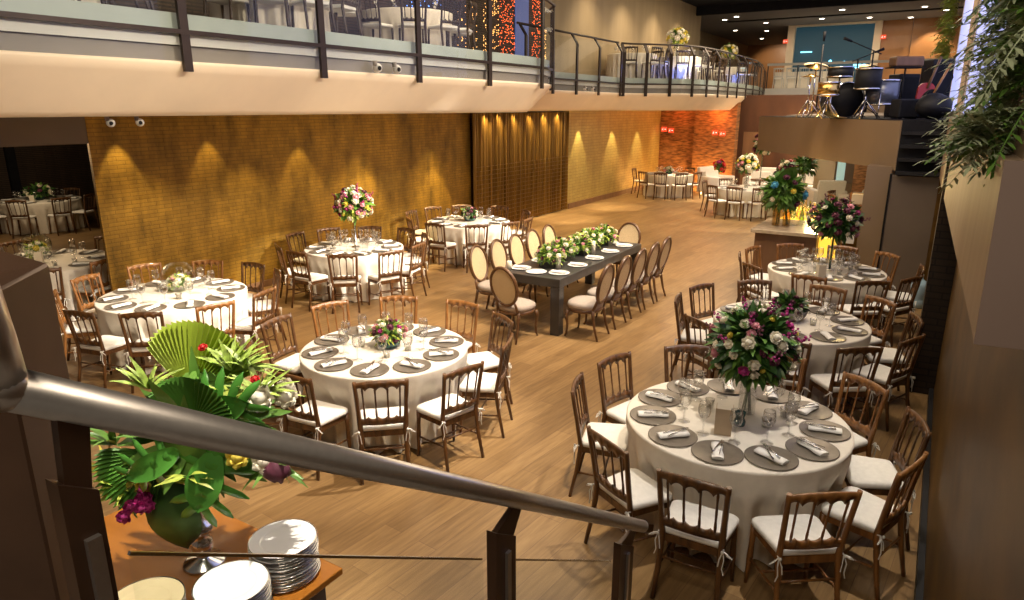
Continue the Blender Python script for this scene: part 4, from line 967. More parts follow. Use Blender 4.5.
V0 = Vector((-2.67, 1.6, BZ))
t = thing('tropical_arrangement', 'large tropical arrangement of palm, monstera, dracaena and orchids on the buffet', 'flowers', V0)
def L(r, u, tw=0.): return RT * r - FW * tw + Vector((0, 0, u))
TOW = -FW; UP = Vector((0, 0, 1))
obj('vase', MB().lathe([(.095, 0), (.09, .012), (.03, .03), (.02, .05), (.045, .075), (.05, .10), (.045, .125), (.02, .15), (.055, .17), (.065, .19), (.05, .21), (.02, .235), (.018, .34), (.035, .45), (.06, .52)], 24), M['silver'], t)
core = MB().ball(L(.08, .70, 0), .20, 12, 8, 1.15, .15, random.Random(4)); rnd = random.Random(11)
for k in range(120):
    a = rnd.uniform(0, 2 * PI); r = rnd.uniform(.05, .30); b = L(.08 + r * math.cos(a) * .5, .70 + r * math.sin(a) * .45, rnd.uniform(-.15, .15)); d = L(math.cos(a), math.sin(a) * .8, rnd.uniform(-.6, .8))
    core.leaf(b, d, TOW + UP * .6, rnd.uniform(.14, .24), rnd.uniform(.04, .08), rnd.uniform(.1, .6), 4)
obj('filler_foliage', core, M['leaf'], t)
def fan(hub, R0, a0, a1, n, mat, tw_tip=0., name='palm_leaf', pleat=.012, wob=.03):
    """pleated fan leaf: hub (r,u,tw), spread from angle a0 to a1 in degrees"""
    G = []
    for i in range(2 * n + 1):
        a = math.radians(a0 + (a1 - a0) * i / (2 * n)); mid = max(0, math.sin(PI * i / (2 * n))) ** .35
        rad = R0 * (.80 + .20 * mid) * (1 + (.045 if i % 2 else -.02)) ; row = []
        for s in (0, .15, .4, .7, .9, 1.0):
            h = pleat * (1 if i % 2 else -1) * s
            row.append(V(hub[0] + rad * s * math.cos(a), hub[1] + rad * s * math.sin(a), hub[2] + h + tw_tip * s * s + wob * s * math.sin(a * 2)))
        G.append(row)
    o = obj(name, MB().grid(G, False), mat, t); return o
V = L
fan((.02, .83, -.06), .315, 142, 14, 26, M['palm'], -.06)
fan((.125, .80, .17), .21, 160, 10, 24, M['palmdk'], .03)
fan((-.06, .62, .10), .27, 168, 262, 20, M['palmdk'], .06)
def stalk(a, b, r=.006): obj('leaf_stalk', MB().tube([L(*a), L(*b)], r, 6), M['leaf'], t)
stalk((.05, .5, 0), (.03, .83, -.06)); stalk((.05, .5, 0), (.11, .80, .06)); stalk((.02, .5, .03), (-.06, .62, .10))
def monstera(hub, tip, Wd, mat, nl=5, drop=.06, name='monstera_leaf'):
    """split leaf: midrib from hub to tip, lobes either side"""
    Wd = float(Wd); h, q = Vector(hub), Vector(tip); ax = q - h; Ln = ax.length; ax.normalize(); sd = Vector((-ax.y, ax.x, 0)).normalized() if abs(ax.x) + abs(ax.y) > 1e-4 else Vector((1, 0, 0))
    m = MB()
    def wp(p): return L(p[0], p[1], p[2])
    G = []
    for i in range(9):
        s = i / 8; wd = Wd * .30 * max(0, math.sin(PI * min(1, .12 + s * .88))) ** .7; c = h + ax * Ln * s + Vector((0, 0, .03 * math.sin(PI * s)))
        G.append([wp(c - sd * wd + Vector((0, 0, .02))), wp(c), wp(c + sd * wd + Vector((0, 0, .02)))])
    m.grid(G)
    for sgn in (-1, 1):
        for k in range(nl):
            s = .02 + .80 * k / (nl - 1); c = h + ax * Ln * s + Vector((0, 0, .03 * math.sin(PI * s)))
            tilt = -.45 + 1.35 * k / (nl - 1); d = (sd * sgn * math.cos(tilt) + ax * math.sin(tilt)); Lk = Wd * (.62 + .2 * math.sin(PI * k / (nl - 1))) * (1 - .25 * s)
            perp = Vector((-d.y, d.x, 0)); g = []
            for j in range(6):
                u = j / 5; hw = Ln * .078 * (1.0 if u < .6 else max(0.0, 1 - (max(0, u - .6) / .4) ** 2) ** .5 + .02); cc = c + d * Lk * u + ax * Ln * .10 * u * u + Vector((0, 0, -drop * u * u))
                g.append([wp(cc - perp * hw), wp(cc + Vector((0, 0, .008))), wp(cc + perp * hw)])
            m.grid(g)
    return obj(name, m, mat, t)
monstera((.20, .66, .17), (.135, .43, .24), .25, M['monstera'], 5)
monstera((.15, .84, .12), (.37, .90, .18), .22, M['monstera'], 5)
monstera((.05, .68, .18), (-.13, .60, .26), .18, M['monstera'], 5)
g = []
for i in range(11):
    s = i / 10; wd = .118 * max(0, math.sin(PI * min(1, .06 + .94 * s))) ** .65; c = (-.055 + .055 * s, .485 - .325 * s, .12 + .05 * math.sin(PI * s))
    g.append([L(c[0] - wd, c[1] - .02 * s, c[2] - .02), L(c[0] - wd * .5, c[1], c[2] + .004), L(*c), L(c[0] + wd * .5, c[1], c[2] + .004), L(c[0] + wd, c[1] + .02, c[2] - .02)])
obj('broad_dark_leaf', MB().grid(g), M['leafdk'], t)
def rosette(c, R0, n, mat, seedv, up=.5, name='dracaena_rosette', lean=(0, 0, 0)):
    rn = random.Random(seedv); m = MB(); c = Vector(c)
    for k in range(n):
        a = 2.39996 * k; el = .2 + 1.1 * k / n
        d = L(math.cos(a) * math.cos(el) + lean[0], math.sin(el) * .9 + math.sin(a) * .45 + lean[1], math.sin(a) * math.cos(el) * .6 + lean[2]); l = R0 * rn.uniform(.75, 1.1)
        m.leaf(L(*c), d, UP + TOW * .3, l, l * .17, rn.uniform(.15, .55), 6, .2, .7)
    return obj(name, m, mat, t)
rosette((-.10, .90, .06), .15, 16, M['leafcream'], 1, lean=(-.3, .2, 0)); rosette((.225, .95, -.02), .19, 17, M['leafcream'], 2, lean=(.05, .3, 0)); rosette((.37, .87, .06), .165, 22, M['leafcream'], 3, lean=(.1, 0, .1))
rosette((.29, .97, .0), .15, 10, M['leafcream'], 8, lean=(.5, 0, 0)); rosette((.28, .86, .12), .13, 12, M['leaflt'], 9)
rosette((-.26, .66, .10), .17, 12, M['leaf'], 4, lean=(-.5, 0, .2), name='ribbon_leaves'); rosette((-.24, .45, .12), .16, 14, M['leaflt'], 5, lean=(-.4, -.5, .2), name='ribbon_leaves'); rosette((.40, .56, .10), .17, 10, M['leaf'], 6, lean=(.6, -.5, .2), name='ribbon_leaves'); rosette((.10, .57, .22), .14, 9, M['leaflt'], 7, lean=(0, -.3, .3), name='ribbon_leaves'); rosette((-.05, .72, .15), .16, 10, M['leaf'], 12, lean=(-.2, 0, .3), name='ribbon_leaves')
rosette((-.32, .52, .08), .12, 12, M['yellowp'], 13, lean=(-.2, -.1, 0), name='yellow_sprig')
for c, p, r in (('rose', (.385, .885, .12), .042), ('rose', (.475, .865, .06), .036), ('rose', (.395, .615, .16), .04), ('yellowp', (.30, .655, .2), .035), ('rose', (.465, .90, .02), .026), ('yellowp', (-.13, .50, .17), .024), ('pink', (.50, .62, .14), .02)):
    bloom(t, 'rose', c, L(*p), r, L(.2, .5, 1))
obj('protea', joined(MB().ball(L(.45, .578, .16), .052, 12, 8, 1, .25, rnd)), M['plum'], t)
for k in range(9):
    s = k / 8; bloom(t, 'rose', 'magenta', L(-.215 + .11 * s, .365 + .05 * math.sin(s * 3) + .045 * s, .20 + .02 * math.sin(k * 2)), .022, L(math.sin(k), -.2, 1))
for k in range(5): bloom(t, 'rose', 'magenta', L(-.12 + .012 * math.sin(k * 2), .44 + .02 * k, .19), .018, L(math.cos(k), .2, 1))
for p in ((.13, 1.075, .02), (.36, .955, .08)): bloom(t, 'rose', 'red', L(*p), .015, L(0, 1, .6))

# ------------------------------------------------------------------ bar under the stage
t = thing('bar_counter', 'brown wooden bar counter with polished stone top behind the right-hand tables', 'bar', (-2.0, 12.3, 0))
bb = (-2.0, 12.3, 0)
obj('front_panel', rel(MB().box((-2.40, 11.52, 0), (-1.46, 12.72, 1.0)), bb), M['barwood'], t)
bevel(obj('stone_top', rel(MB().box((-2.46, 11.44, 1.0), (-1.44, 12.80, 1.06)), bb), M['stone'], t), .006, 1)
obj('lit_side_panel', rel(MB().box((-1.44, 11.60, .05), (-1.20, 11.80, .98)), bb), M['amberlight'], t)
obj('back_counter', rel(MB().box((-1.44, 11.80, 0), (-1.38, 13.4, 1.0)), bb), M['barwood'], t); obj('back_counter', rel(MB().box((-2.40, 12.75, 0), (-1.46, 15.2, .92)), bb), M['barwood'], t)
obj('lit_shelf', rel(MB().box((-2.38, 12.85, .93), (-1.42, 15.15, .97)), bb), M['amberlight'], t)
t = thing('service_shelf', 'honey wooden service shelf with white lower tray behind the bar', 'shelf', (-.93, 13.6, 0)); bb = (-.97, 13.6, 0)
obj('upper_shelf', rel(MB().box((-1.35, 13.5, 1.22), (-.72, 14.0, 1.30)), bb), M['orangewood'], t); obj('back_panel', rel(MB().box((-1.35, 13.97, 0), (-.72, 14.0, 1.46)), bb), M['orangewood'], t)
obj('lower_shelf', rel(MB().box((-1.30, 13.45, 1.0), (-.74, 13.95, 1.03)), bb), M['white'], t); obj('side_panel', rel(MB().box((-1.35, 13.5, 0), (-1.32, 13.98, 1.3)), bb), M['orangewood'], t); obj('side_panel', rel(MB().box((-.75, 13.5, 0), (-.72, 13.98, 1.3)), bb), M['orangewood'], t)
o = obj('cardboard_box', MB().box((-.11, -.08, 0), (.11, .08, .17)), M['card']); o.location = (-1.13, 13.7, 1.302); tag(bevel(o, .004, 1), 'small tan box on the honey wooden service shelf', 'box')
bottle = MB().lathe([(.038, 0), (.04, .02), (.04, .17), (.015, .22), (.014, .29), (.017, .292), (.017, .31), (0, .312)], 14)
mb1, mb2 = bottle.mesh('bottle', M['bottleg']), bottle.mesh('amber_bottle', M['amberglass'])
rnd = random.Random(21); rowname = ['front', 'second', 'third', 'fourth', 'rear']
for r in range(5):
    for k in range(8):
        x = -2.28 + k * .112 + rnd.uniform(-.02, .02); y = 12.97 + r * .30 + rnd.uniform(-.03, .03)
        q = (r + k) % 3
        if q == 0: put('bottle', mb1 if k % 2 else mb2, (x, y, .972), 0, '%s bottle in %s row on lit bar shelf, place %d from the open end' % ('green' if k % 2 else 'amber', rowname[r], k + 1), 'bottle', 'bottles on the lit bar shelf')
        else: put('wine_glass', me_glass, (x, y, .972), 0, 'glass in %s row on lit bar shelf, place %d from the open end' % (rowname[r], k + 1), 'glass', 'glasses on the lit bar shelf')
for k in range(7):
    put('wine_glass', me_glass, (-1.95 + .085 * k, 12.15 + .05 * (k % 3), 1.061), 0, 'glass standing on stone bar top, %s from the bouquet' % ('nearest', 'second', 'third', 'fourth', 'fifth', 'sixth', 'farthest')[k], 'glass', 'glasses on the stone bar top')
t = arrangement('bar', (-2.12, 12.02, 1.061), 'big tropical bouquet with blue flowers and broad green leaf on the stone bar', .56, .40, [('rose', 6, .034), ('bluep', 2, .055), ('plum', 6, .04), ('yellowp', 6, .03)], 'none', .95, 430, .5, dark='leaf', lite='leaf')
t['category'] = 'flowers'
for k, (dx, dy) in enumerate(((-.07, 0), (.09, .03))): obj('vase', rel(MB().lathe([(.062, 0), (.065, .30), (.06, .30), (.057, .012), (0, .012)], 16, (dx, dy, 0)), (0, 0, 0)), M['amberglass'], t)
obj('stems', joined(*[MB().tube([(dx + .02, dy, .02), (dx * .5, dy, .36)], .012, 5) for dx, dy in ((-.08, 0), (-.05, .02), (.08, .03), (.10, .02))]), M['leafdk'], t)
g = []
for i in range(9):
    s = i / 8; wd = .15 * max(0, math.sin(PI * min(1, .08 + .92 * s))) ** .6; c = Vector((.02 + .1 * s, -.06 - .1 * s, .72 + .26 * s))
    g.append([c - RT * wd, c + Vector((0, 0, .02)), c + RT * wd])
obj('broad_leaf', MB().grid(g), M['leaf'], t)
o = obj('waiter_note', MB().rbox((0, 0, 0), (.18, .02, .24)), M['cardw']); o.location = (-1.12, 12.62, .88) ; tag(o, 'white card hanging below the service shelf beside stage pillar', 'card')
# big water bottle by the panel
o = thing('water_bottle', 'large blue-tinted water jug on the floor by the gold wall end', 'water jug', (.02, 11.9, 0))
obj('body', MB().lathe([(.11, 0), (.125, .02), (.125, .12), (.118, .14), (.125, .16), (.125, .34), (.11, .39), (.045, .43), (.03, .45), (.03, .48)], 20), M['water'], o); obj('cap', MB().lathe([(.032, .48), (.032, .51), (0, .512)], 14), M['white'], o)

# ------------------------------------------------------------------ lounge at the far end
def sofa(loc, rz, label, wdt, cat='sofa', name='white_sofa'):
    t = thing(name, label, cat, loc, rz); h = wdt / 2
    bevel(obj('seat', MB().box((-h, -.4, .06), (h, .4, .42)), M['cushion'], t), .04, 3); bevel(obj('backrest', MB().hull8([(-h, -.46, .3), (h, -.46, .3), (h, -.28, .3), (-h, -.28, .3), (-h, -.56, .92), (h, -.56, .92), (h, -.42, .92), (-h, -.42, .92)]), M['cushion'], t), .04, 3)
    for s in (-1, 1): bevel(obj('armrest', MB().box((s * h - .09, -.45, .06), (s * h + .09, .42, .62)), M['cushion'], t), .04, 3)
    n = max(1, int(wdt / .6))
    for k in range(n): bevel(obj('cushion', MB().rbox((-h + wdt * (k + .5) / n, -.22, .60), (wdt / n * .9, .14, .38), 0, (.25, 0)), M['cushion'], t), .04, 3)
    for sx in (-1, 1): obj('leg', MB().box((sx * (h - .1) - .03, -.3, 0), (sx * (h - .1) + .03, .3, .06)), M['barwood'], t)
    return t
sofa((-4.55, 25.3, 0), PI, 'long white sofa with loose cushions in front of dark wood wall', 2.3)
sofa((-6.7, 24.9, 0), -PI / 2 - .3, 'white armchair beside long sofa, near orange stone wall', .9, 'armchair', 'white_armchair')
sofa((-1.75, 21.6, 0), 1.2, 'white armchair under the stage, nearer one', .75, 'armchair', 'white_armchair'); sofa((-2.75, 22.5, 0), .4, 'white armchair under the stage, farther one by cream pillar', .75, 'armchair', 'white_armchair')
def side_table(loc, label):
    t = thing('side_table', label, 'table', loc); obj('tabletop', MB().lathe([(0, .60), (.3, .60), (.3, .64), (0, .64)], 24), M['barwood'], t); obj('pedestal', MB().lathe([(.2, 0), (.19, .03), (.035, .05), (.03, .58), (.12, .6)], 16), M['barwood'], t)
side_table((-5.05, 24.2, 0), 'small round table under tall violet bouquet by the sofa'); side_table((-4.2, 24.1, 0), 'small round table under purple bouquet at the sofa end')
arrangement('m', (-5.05, 24.2, .641), 'tall violet and white bouquet in front of dark wood wall', 1.12, .34, [('plum', 10, .07), ('rose', 10, .06), ('pink', 5, .05)], 'tall', 1.3, 130, .3)
arrangement('n', (-4.2, 24.1, .641), 'round purple bouquet beside the white sofa', .42, .34, [('plum', 14, .07), ('rose', 6, .06), ('pink', 4, .05)], 'tall', .75, 110, .3)
arrangement('o', (-6.85, 25.75, 0.0), 'red flower spray in floor vase beside orange stone wall', .85, .24, [('red', 10, .06), ('magenta', 5, .05)], 'tall', 1.3, 80, .3)
t = thing('teal_screen', 'pale teal backlit panel standing behind the bar', 'panel', (-2.95, 25.4, 0)); obj('panel', MB().box((-.33, -.03, .1), (.33, .03, 2.2)), emit('teal_lit_panel', (.36, .55, .50), .5), t); obj('foot', MB().box((-.33, -.15, 0), (.33, .15, .1)), M['barwood'], t)
arrangement('p', (-3.52, 23.1, 0), 'tall leafy potted plant beside cream pillar', 1.25, .42, [('yellowp', 2, .04)], 'cylinder', 1.2, 140, .5, name='potted_plant')
TL['T12'] = (-1.2, 19.2); S['T12'] = [(-150, 1.1), (-100, 1.1), (165, 1.1)]; W['T12'] = 'small table under stage'
table('T12', .60, S['T12'], W['T12'], CHF, 'small round table in white cloth under the stage, right of armchairs', 0)

# exit signs
def exit_sign(loc, label):
    t = thing('exit_sign', label, 'exit sign', loc, 0, 'red exit signs')
    obj('panel', MB().box((-.17, -.02, -.15), (.17, .02, .15)), M['exit'], t)
    m = MB(); y = -.024
    def st(x0, z0, x1, z1): m.box((x0, y, z0), (x1, y + .003, z1))
    # arrow pointing right and a running figure
    st(.02, -.012, .10, .012); m.prism([(.09, y, -.045), (.09, y, .045), (.14, y, 0)], (0, .003, 0))
    m.ball((-.075, y + .004, .06), .018, 8, 5); m.prism([(-.10, y, .035), (-.06, y, .035), (-.065, y, -.02), (-.04, y, -.07), (-.06, y, -.075), (-.085, y, -.025), (-.125, y, -.07), (-.14, y, -.055), (-.10, y, -.01)], (0, .003, 0))
    obj('pictogram', m, M['exitw'], t); t.scale = (.6, 1, .6)
exit_sign((-9.25, 26.36, 2.16), 'red exit sign on dark stone wall, in the corner by gold wall'); exit_sign((-8.97, 26.36, 2.12), 'red exit sign on dark stone wall, one away from the corner')
exit_sign((-7.24, 26.21, 2.07), 'red exit sign on brightly lit orange stone wall, nearer gold wall'); exit_sign((-6.96, 26.21, 2.04), 'red exit sign on brightly lit orange stone wall, nearer wood door')
exit_sign((-7.05, 36.40, 6.0), 'red exit sign beside the upper window, on its recess side'); exit_sign((-2.9, 36.40, 6.0), 'red exit sign beside the upper window, on its wood panel side')

# ------------------------------------------------------------------ upper floor tables
FZ = 3.775
def up_table(i, x, y, R, seats, words, look, fl=None):
    rnd = random.Random('u%d' % i); t = thing('round_table', look, 'table', (x, y, FZ), 0, 'round tables on the balcony')
    obj('tablecloth', cloth_mb(R, rnd, .752, seats), M['cloth'], t)
    pts = [(x + math.cos(math.radians(a)) * 1.2, y + math.sin(math.radians(a)) * 1.2) for a in seats]; sw = seat_words((x, y), pts)
    for k, a in enumerate(seats):
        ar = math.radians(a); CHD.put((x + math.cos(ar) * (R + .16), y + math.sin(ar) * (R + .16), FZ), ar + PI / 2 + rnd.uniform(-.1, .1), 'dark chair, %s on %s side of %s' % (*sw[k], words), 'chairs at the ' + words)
    for k in range(8):
        a = 2 * PI * k / 8 + .3; gx, gy = x + math.cos(a) * (R - .25), y + math.sin(a) * (R - .25); wd = seat_words((x, y), [(x + math.cos(2 * PI * j / 8 + .3), y + math.sin(2 * PI * j / 8 + .3)) for j in range(8)])[k]
        put('wine_glass', me_glass, (gx, gy, FZ + .753), 0, 'wine glass, %s on %s side of %s' % (*wd, words), 'glass', 'wine glasses on ' + words)
    if fl: arrangement('u%d' % i, (x, y, FZ + .7525), fl, .62, .36, [('rose', 22, .07), ('yellowp', 12, .06)], 'cylinder', .85, 150, .7, dark='leaf', lite='leaflt')
up_table(0, -7.95, 3.6, .85, (-75, -42, -10, 22, 54), 'balcony table nearest stair', 'white-clothed balcony table nearest the stair end')
up_table(1, -8.05, 6.9, .8, (-75, -42, -12, 18, 48), 'second balcony table', 'second white-clothed balcony table along the railing')
up_table(2, -8.25, 9.95, .8, (-80, -45, -12, 20, 52), 'balcony table by blue lights', 'white-clothed balcony table by the blue fairy lights')
up_table(3, -8.5, 20.9, .75, (-70, -30, 5, 40), 'first far balcony table', 'white-clothed table on the rounded far balcony, first along')
up_table(4, -7.8, 23.0, .8, (-100, -60, -20, 25, 60), 'far bouquet balcony table', 'white-clothed table with ivory bouquet on the rounded far balcony', 'round ivory and yellow bouquet on the rounded far balcony, nearer one')
up_table(5, -8.2, 26.2, .75, (-90, -45, -10, 30), 'third far balcony table', 'white-clothed table on the rounded far balcony, third along')
up_table(6, -7.9, 29.8, .8, (-90, -50, -15, 30), 'last far balcony table', 'white-clothed table with ivory bouquet at the far balcony end', 'round ivory and yellow bouquet at the far balcony end, farther one')
for (x, y) in ((-7.15, 21.4), (-7.2, 22.0), (-7.2, 28.8)): point((x, y, 4.1), 9, (.08, .2, 1), .05, 'blue_uplight')
t = thing('long_gallery_table', 'long white-clothed table behind the rear gallery rail', 'table', (-5.0, 35.0, 3.78)); obj('tablecloth', MB().box((-2.0, -.4, .01), (1.2, .4, .75)), M['cloth'], t)
for k in range(6): CHW.put((-6.75 + k * .55, 34.25, 3.785), 0, 'white chair behind rear gallery rail, %s' % ordinal(k, 6), 'white chairs on the rear gallery')

# ------------------------------------------------------------------ drums and instruments on the stage
SZ = 2.775
def tripod(t, x, y, h, spread=.26, mat='chrome', part='stand'):
    m = MB().tube([(x, y, .12), (x, y, h)], .013, 6)
    for k in range(3):
        a = .4 + k * 2.094; m.tube([(x, y, .32), (x + spread * math.cos(a), y + spread * math.sin(a), .005)], .010, 5)
    obj(part, m, M[mat], t)
def drum(name, label, loc, r, h, mat, tiltx=0., legs=True, cat='drum'):
    t = thing(name, label, cat, loc)
    z0 = .22 if legs else 0
    sh = MB().lathe([(r, z0), (r, z0 + h)], 24); obj('shell', sh, M[mat], t)
    obj('rim', joined(MB().lathe([(r, z0 + h - .02), (r + .012, z0 + h - .02), (r + .012, z0 + h + .01), (r, z0 + h + .01)], 24, cap=False), MB().lathe([(r, z0), (r + .012, z0), (r + .012, z0 + .03), (r, z0 + .03)], 24, cap=False)), M['chrome'], t)
    obj('drumhead', MB().lathe([(0, z0 + h + .002), (r, z0 + h + .002), (r, z0 + h), (0, z0 + h)], 24), M['black'], t)
    if legs:
        for k in range(3): a = k * 2.094 + .5; obj('leg', MB().tube([(r * math.cos(a), r * math.sin(a), z0 + h * .5), (r * 1.05 * math.cos(a), r * 1.05 * math.sin(a), z0), (r * 1.3 * math.cos(a), r * 1.3 * math.sin(a), 0)], .011, 6), M['chrome'], t)
    return t
drum('floor_tom', 'silver-blue floor tom on chrome legs at the open side of the drum kit', (-1.02, 14.1, SZ), .26, .42, 'drum')
t = thing('bass_drum', 'dark bass drum lying on its side in the middle of the kit', 'drum', (-1.66, 14.1, SZ))
m = MB().lathe([(.30, -.2), (.30, .2)], 28); rot = Matrix.Rotation(PI / 2, 3, 'X'); Rz = Matrix.Rotation(YAW, 3, 'Z')
def tr(m, z=.31): m.v = [tuple(Rz @ (rot @ Vector(v)) + Vector((0, 0, z))) for v in m.v]; return m
obj('shell', tr(m), M['blackrub'], t); obj('rim', tr(joined(MB().lathe([(.30, .18), (.315, .18), (.315, .22), (.29, .22)], 28, cap=False), MB().lathe([(.30, -.18), (.315, -.18), (.315, -.22), (.29, -.22)], 28, cap=False))), M['chrome'], t)
obj('drumhead', tr(MB().lathe([(0, .205), (.29, .205), (.29, .2)], 28)), M['black'], t)
def mounted(name, label, loc, r, h, mat, zt, stand='chrome'):
    t = thing(name, label, 'drum', loc); tripod(t, 0, 0, zt, .24, stand)
    obj('shell', MB().lathe([(0, zt - .02), (r, zt), (r, zt + h), (0, zt + h + .004)], 24), M[mat], t)
    obj('rim', joined(MB().lathe([(r, zt + h - .015), (r + .012, zt + h - .015), (r + .012, zt + h + .012), (r, zt + h + .012)], 24, cap=False), MB().lathe([(r, zt), (r + .01, zt), (r + .01, zt + .025), (r, zt + .025)], 24, cap=False)), M['chrome'], t)
    return t
mounted('snare_drum', 'brass-shelled snare drum on stand at the rail side of the kit', (-1.82, 13.55, SZ), .18, .22, 'brass', .38)
mounted('rack_tom', 'black tom raised above the brass snare', (-1.80, 14.62, SZ), .22, .18, 'blackrub', .72)
mounted('rack_tom', 'black tom on tripod between bass drum and floor tom', (-1.24, 13.72, SZ), .21, .34, 'blackrub', .48)
def cymbal(label, loc, h, r, tilt):
    t = thing('cymbal_stand', label, 'cymbal', loc); tripod(t, 0, 0, h, .26)
    m = MB().lathe([(0, .03), (.05, .025), (.06, .01), (r, -.02), (r, -.023), (.06, .004), (0, .02)], 28); R = Matrix.Rotation(tilt, 3, RT); m.v = [tuple(R @ Vector(v) + Vector((0, 0, h))) for v in m.v]; obj('cymbal', m, M['brass'], t)
cymbal('hi-hat cymbal stand at the rail end of the kit', (-2.12, 13.45, SZ), .72, .17, 0); cymbal('tall crash cymbal stand behind the brass snare', (-2.2, 14.45, SZ), .95, .22, .35); cymbal('crash cymbal stand behind the floor tom', (-1.35, 15.3, SZ), .92, .22, .4)
def mic(label, loc, h, boom=None):
    t = thing('microphone_stand', label, 'microphone stand', loc); m = MB().tube([(0, 0, .1), (0, 0, h)], .014, 6)
    for k in range(3): a = k * 2.094; m.tube([(0, 0, .18), (.25 * math.cos(a), .25 * math.sin(a), .005)], .009, 5)
    obj('stand', m, M['blackrub'], t); e = Vector((0, 0, h)) + (Vector(boom) if boom else Vector((0, 0, .05)))
    if boom: obj('boom_arm', MB().tube([Vector((0, 0, h)) - Vector(boom) * .35, e], .010, 5), M['blackrub'], t)
    obj('microphone', MB().tube([e, e + (Vector(boom).normalized() * .16 if boom else Vector((0, 0, .16)))], [.018, .028], 8), M['black'], t)
mic('microphone on boom arm reaching over the drum kit', (-1.30, 14.75, SZ), 1.18, tuple(-RT * .42 + Vector((0, 0, .16)))); mic('second boom microphone over the toms', (-1.55, 14.85, SZ), 1.05, tuple(RT * .3 + Vector((0, 0, .12)))); mic('straight microphone stand at the rail end of the stage', (-2.02, 13.75, SZ), 1.25)
t = thing('keyboard_stand', 'brown hand drum case on a black stand behind the floor tom', 'percussion', (-.74, 14.5, SZ)); tripod(t, 0, 0, .86, .3, 'blackrub'); bevel(obj('case', MB().rbox((0, 0, .96), (.50, .26, .17), YAW), M['barwood'], t), .03, 2); obj('tray', MB().rbox((0, 0, .86), (.56, .3, .02), YAW), M['black'], t)
def speaker(label, loc, sx, sy, h, rz=YAW):
    t = thing('loudspeaker', label, 'loudspeaker', loc, rz); bevel(obj('cabinet', MB().box((-sx, -sy, .02), (sx, sy, h)), M['blackrub'], t), .02, 2)
    obj('grille', MB().box((-sx * .85, -sy - .012, h * .12), (sx * .85, -sy, h * .92)), M['black'], t)
    for q in (-1, 1): obj('foot', MB().box((q * sx * .7 - .03, -sy * .8, 0), (q * sx * .7 + .03, sy * .8, .02)), M['black'], t)
speaker('black loudspeaker standing upright behind the red guitar', (-.26, 14.95, SZ), .19, .18, 1.0); speaker('black loudspeaker beside the brown hand drum case', (-.80, 15.75, SZ), .2, .2, .80); speaker('low black floor monitor at the stage edge', (-.62, 13.6, SZ), .17, .15, .32)
t = thing('electric_guitar', 'red electric guitar leaning on a stand among black cases', 'guitar', (-.36, 14.35, SZ))
P = []
for k in range(24):
    a = 2 * PI * k / 24; r = .17 + .03 * math.cos(2 * a) - (.035 * math.exp(-((math.sin(a) - .1) / .25) ** 2)); P.append(RT * (r * math.cos(a) * .85) + Vector((0, 0, .42 + r * 1.25 * math.sin(a))))
obj('body', MB().prism(P, FW * .045), M['redcloth'], t); q = RT * .24 + Vector((0, 0, .62)); obj('neck', MB().tube([Vector((0, 0, .5)) - FW * .01, RT * .16 + Vector((0, 0, 1.02)) - FW * .01], .022, 6), M['barwood'], t); tripod(t, 0, .06, .35, .2, 'blackrub')
t = thing('acoustic_guitar', 'dark guitar leaning at the stage edge with pale angled neck', 'guitar', (-.24, 13.75, SZ))
P = [p - FW * 0 for p in [RT * (.17 * math.cos(2 * PI * k / 24) * (1 - .15 * math.sin(2 * PI * k / 24))) + Vector((0, 0, .24 + .235 * math.sin(2 * PI * k / 24))) for k in range(24)]]
obj('body', MB().prism(P, FW * .09), M['black'], t); obj('neck', MB().tube([Vector((0, 0, .40)), -RT * .0 + RT * .22 + Vector((0, 0, .88))], .02, 6), M['orangewood'], t); obj('strap', MB().tube([RT * .15 + Vector((0, 0, .3)), RT * .28 + Vector((0, 0, .66)), RT * .22 + Vector((0, 0, .88))], .012, 4), M['black'], t)
o = obj('gig_bag', MB().ball((0, 0, .2), .27, 14, 9, .75, .06, random.Random(6)), M['blackrub']); o.location = (-.20, 13.22, SZ); tag(o, 'slumped black soft bag on the stage front', 'bag')
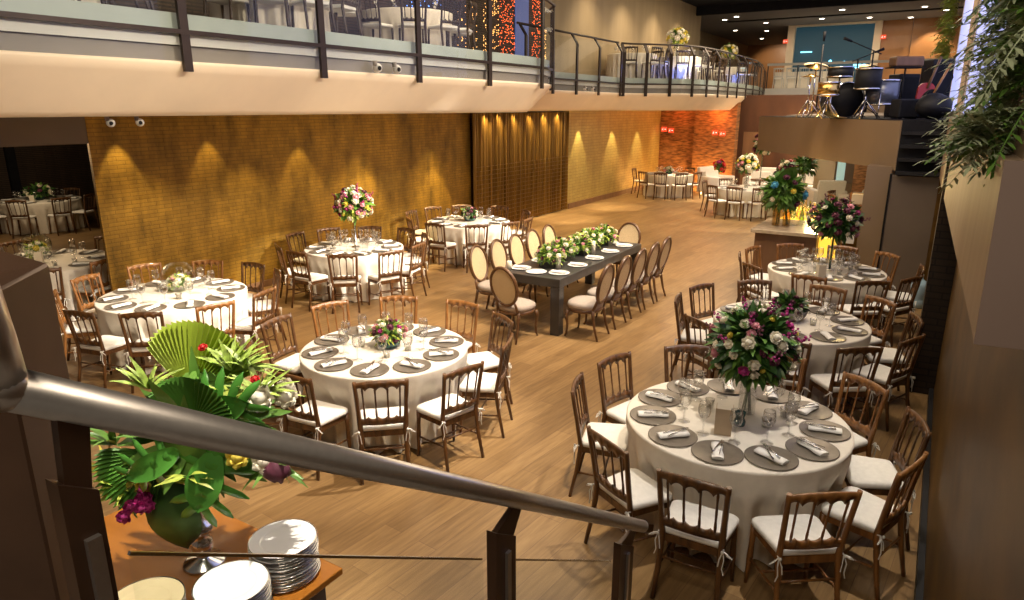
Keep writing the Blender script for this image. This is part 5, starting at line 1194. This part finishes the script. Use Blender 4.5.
o = obj('patterned_amplifier', joined(MB().box((-.2, -.1, .0), (.2, .1, .46))), M['card']); o.location = (-.26, 16.2, SZ); o.rotation_euler = (0, 0, YAW); tag(bevel(o, .015, 2), 'pale amplifier box by the blue lit blind', 'amplifier')

# ------------------------------------------------------------------ greenery on the right-hand ledge
def frond(m, p, d, L, rnd, W=.05, n=9):
    """arching stem with pairs of narrow leaflets"""
    d = Vector(d).normalized(); p = Vector(p); pts = [p + d * (L * s) + Vector((0, 0, -.35 * L * s * s)) for s in [i / n for i in range(n + 1)]]
    m.tube(pts, [.0035 * (1 - .7 * i / n) for i in range(n + 1)], 3, False)
    side = d.cross(Vector((0, 0, 1))).normalized()
    for i in range(1, n + 1):
        l = W * (1.25 - abs(i / n - .45)) * rnd.uniform(.8, 1.2)
        for s in (-1, 1): m.leaf(pts[i], side * s + d * .75 + Vector((0, 0, rnd.uniform(-.3, .3))), Vector((0, 0, 1)), l, l * .30, .25, 2)
    m.leaf(pts[-1], d, Vector((0, 0, 1)), W, W * .3, .3, 2)
def plant(label, origin, box, n, L, seed, mat, W=.05, name='trailing_fern', cen=None):
    rn = random.Random(seed); t = thing(name, label, 'plant', origin); m = MB(); m2 = MB()
    (x0, y0, z0), (x1, y1, z1) = box
    for k in range(n):
        y = rn.uniform(y0, y1); z = rn.uniform(z0, z1); x = rn.uniform(x0, x1)
        frond(m if k % 3 else m2, Vector((x, y, z)) - Vector(origin), (rn.uniform(-1.0, .1), rn.uniform(-1, .9), rn.uniform(-.45, .75)), L * rn.uniform(.6, 1.2), rn, W)
    obj('foliage', m, M[mat], t); obj('pale_foliage', m2, M['leaf'] if mat == 'fern' else M['leaflt'], t); return t
plant('dense trailing fern covering the upper wall at the right edge', (.30, 3.0, 2.82), ((.20, 2.75, 2.86), (.24, 3.7, 3.75)), 330, .22, 5, 'fern', .055)
plant('fern spilling over the front corner of beige ledge', (.20, 2.9, 2.82), ((.12, 2.72, 2.83), (.19, 3.2, 2.9)), 60, .17, 6, 'fern', .055)
plant('narrow ivy strip climbing beside the distant lit blind', (-.05, 18.0, 3.0), ((-.20, 17.2, 3.4), (-.14, 17.9, 6.6)), 260, .28, 7, 'leaflt', .10, 'climbing_ivy')
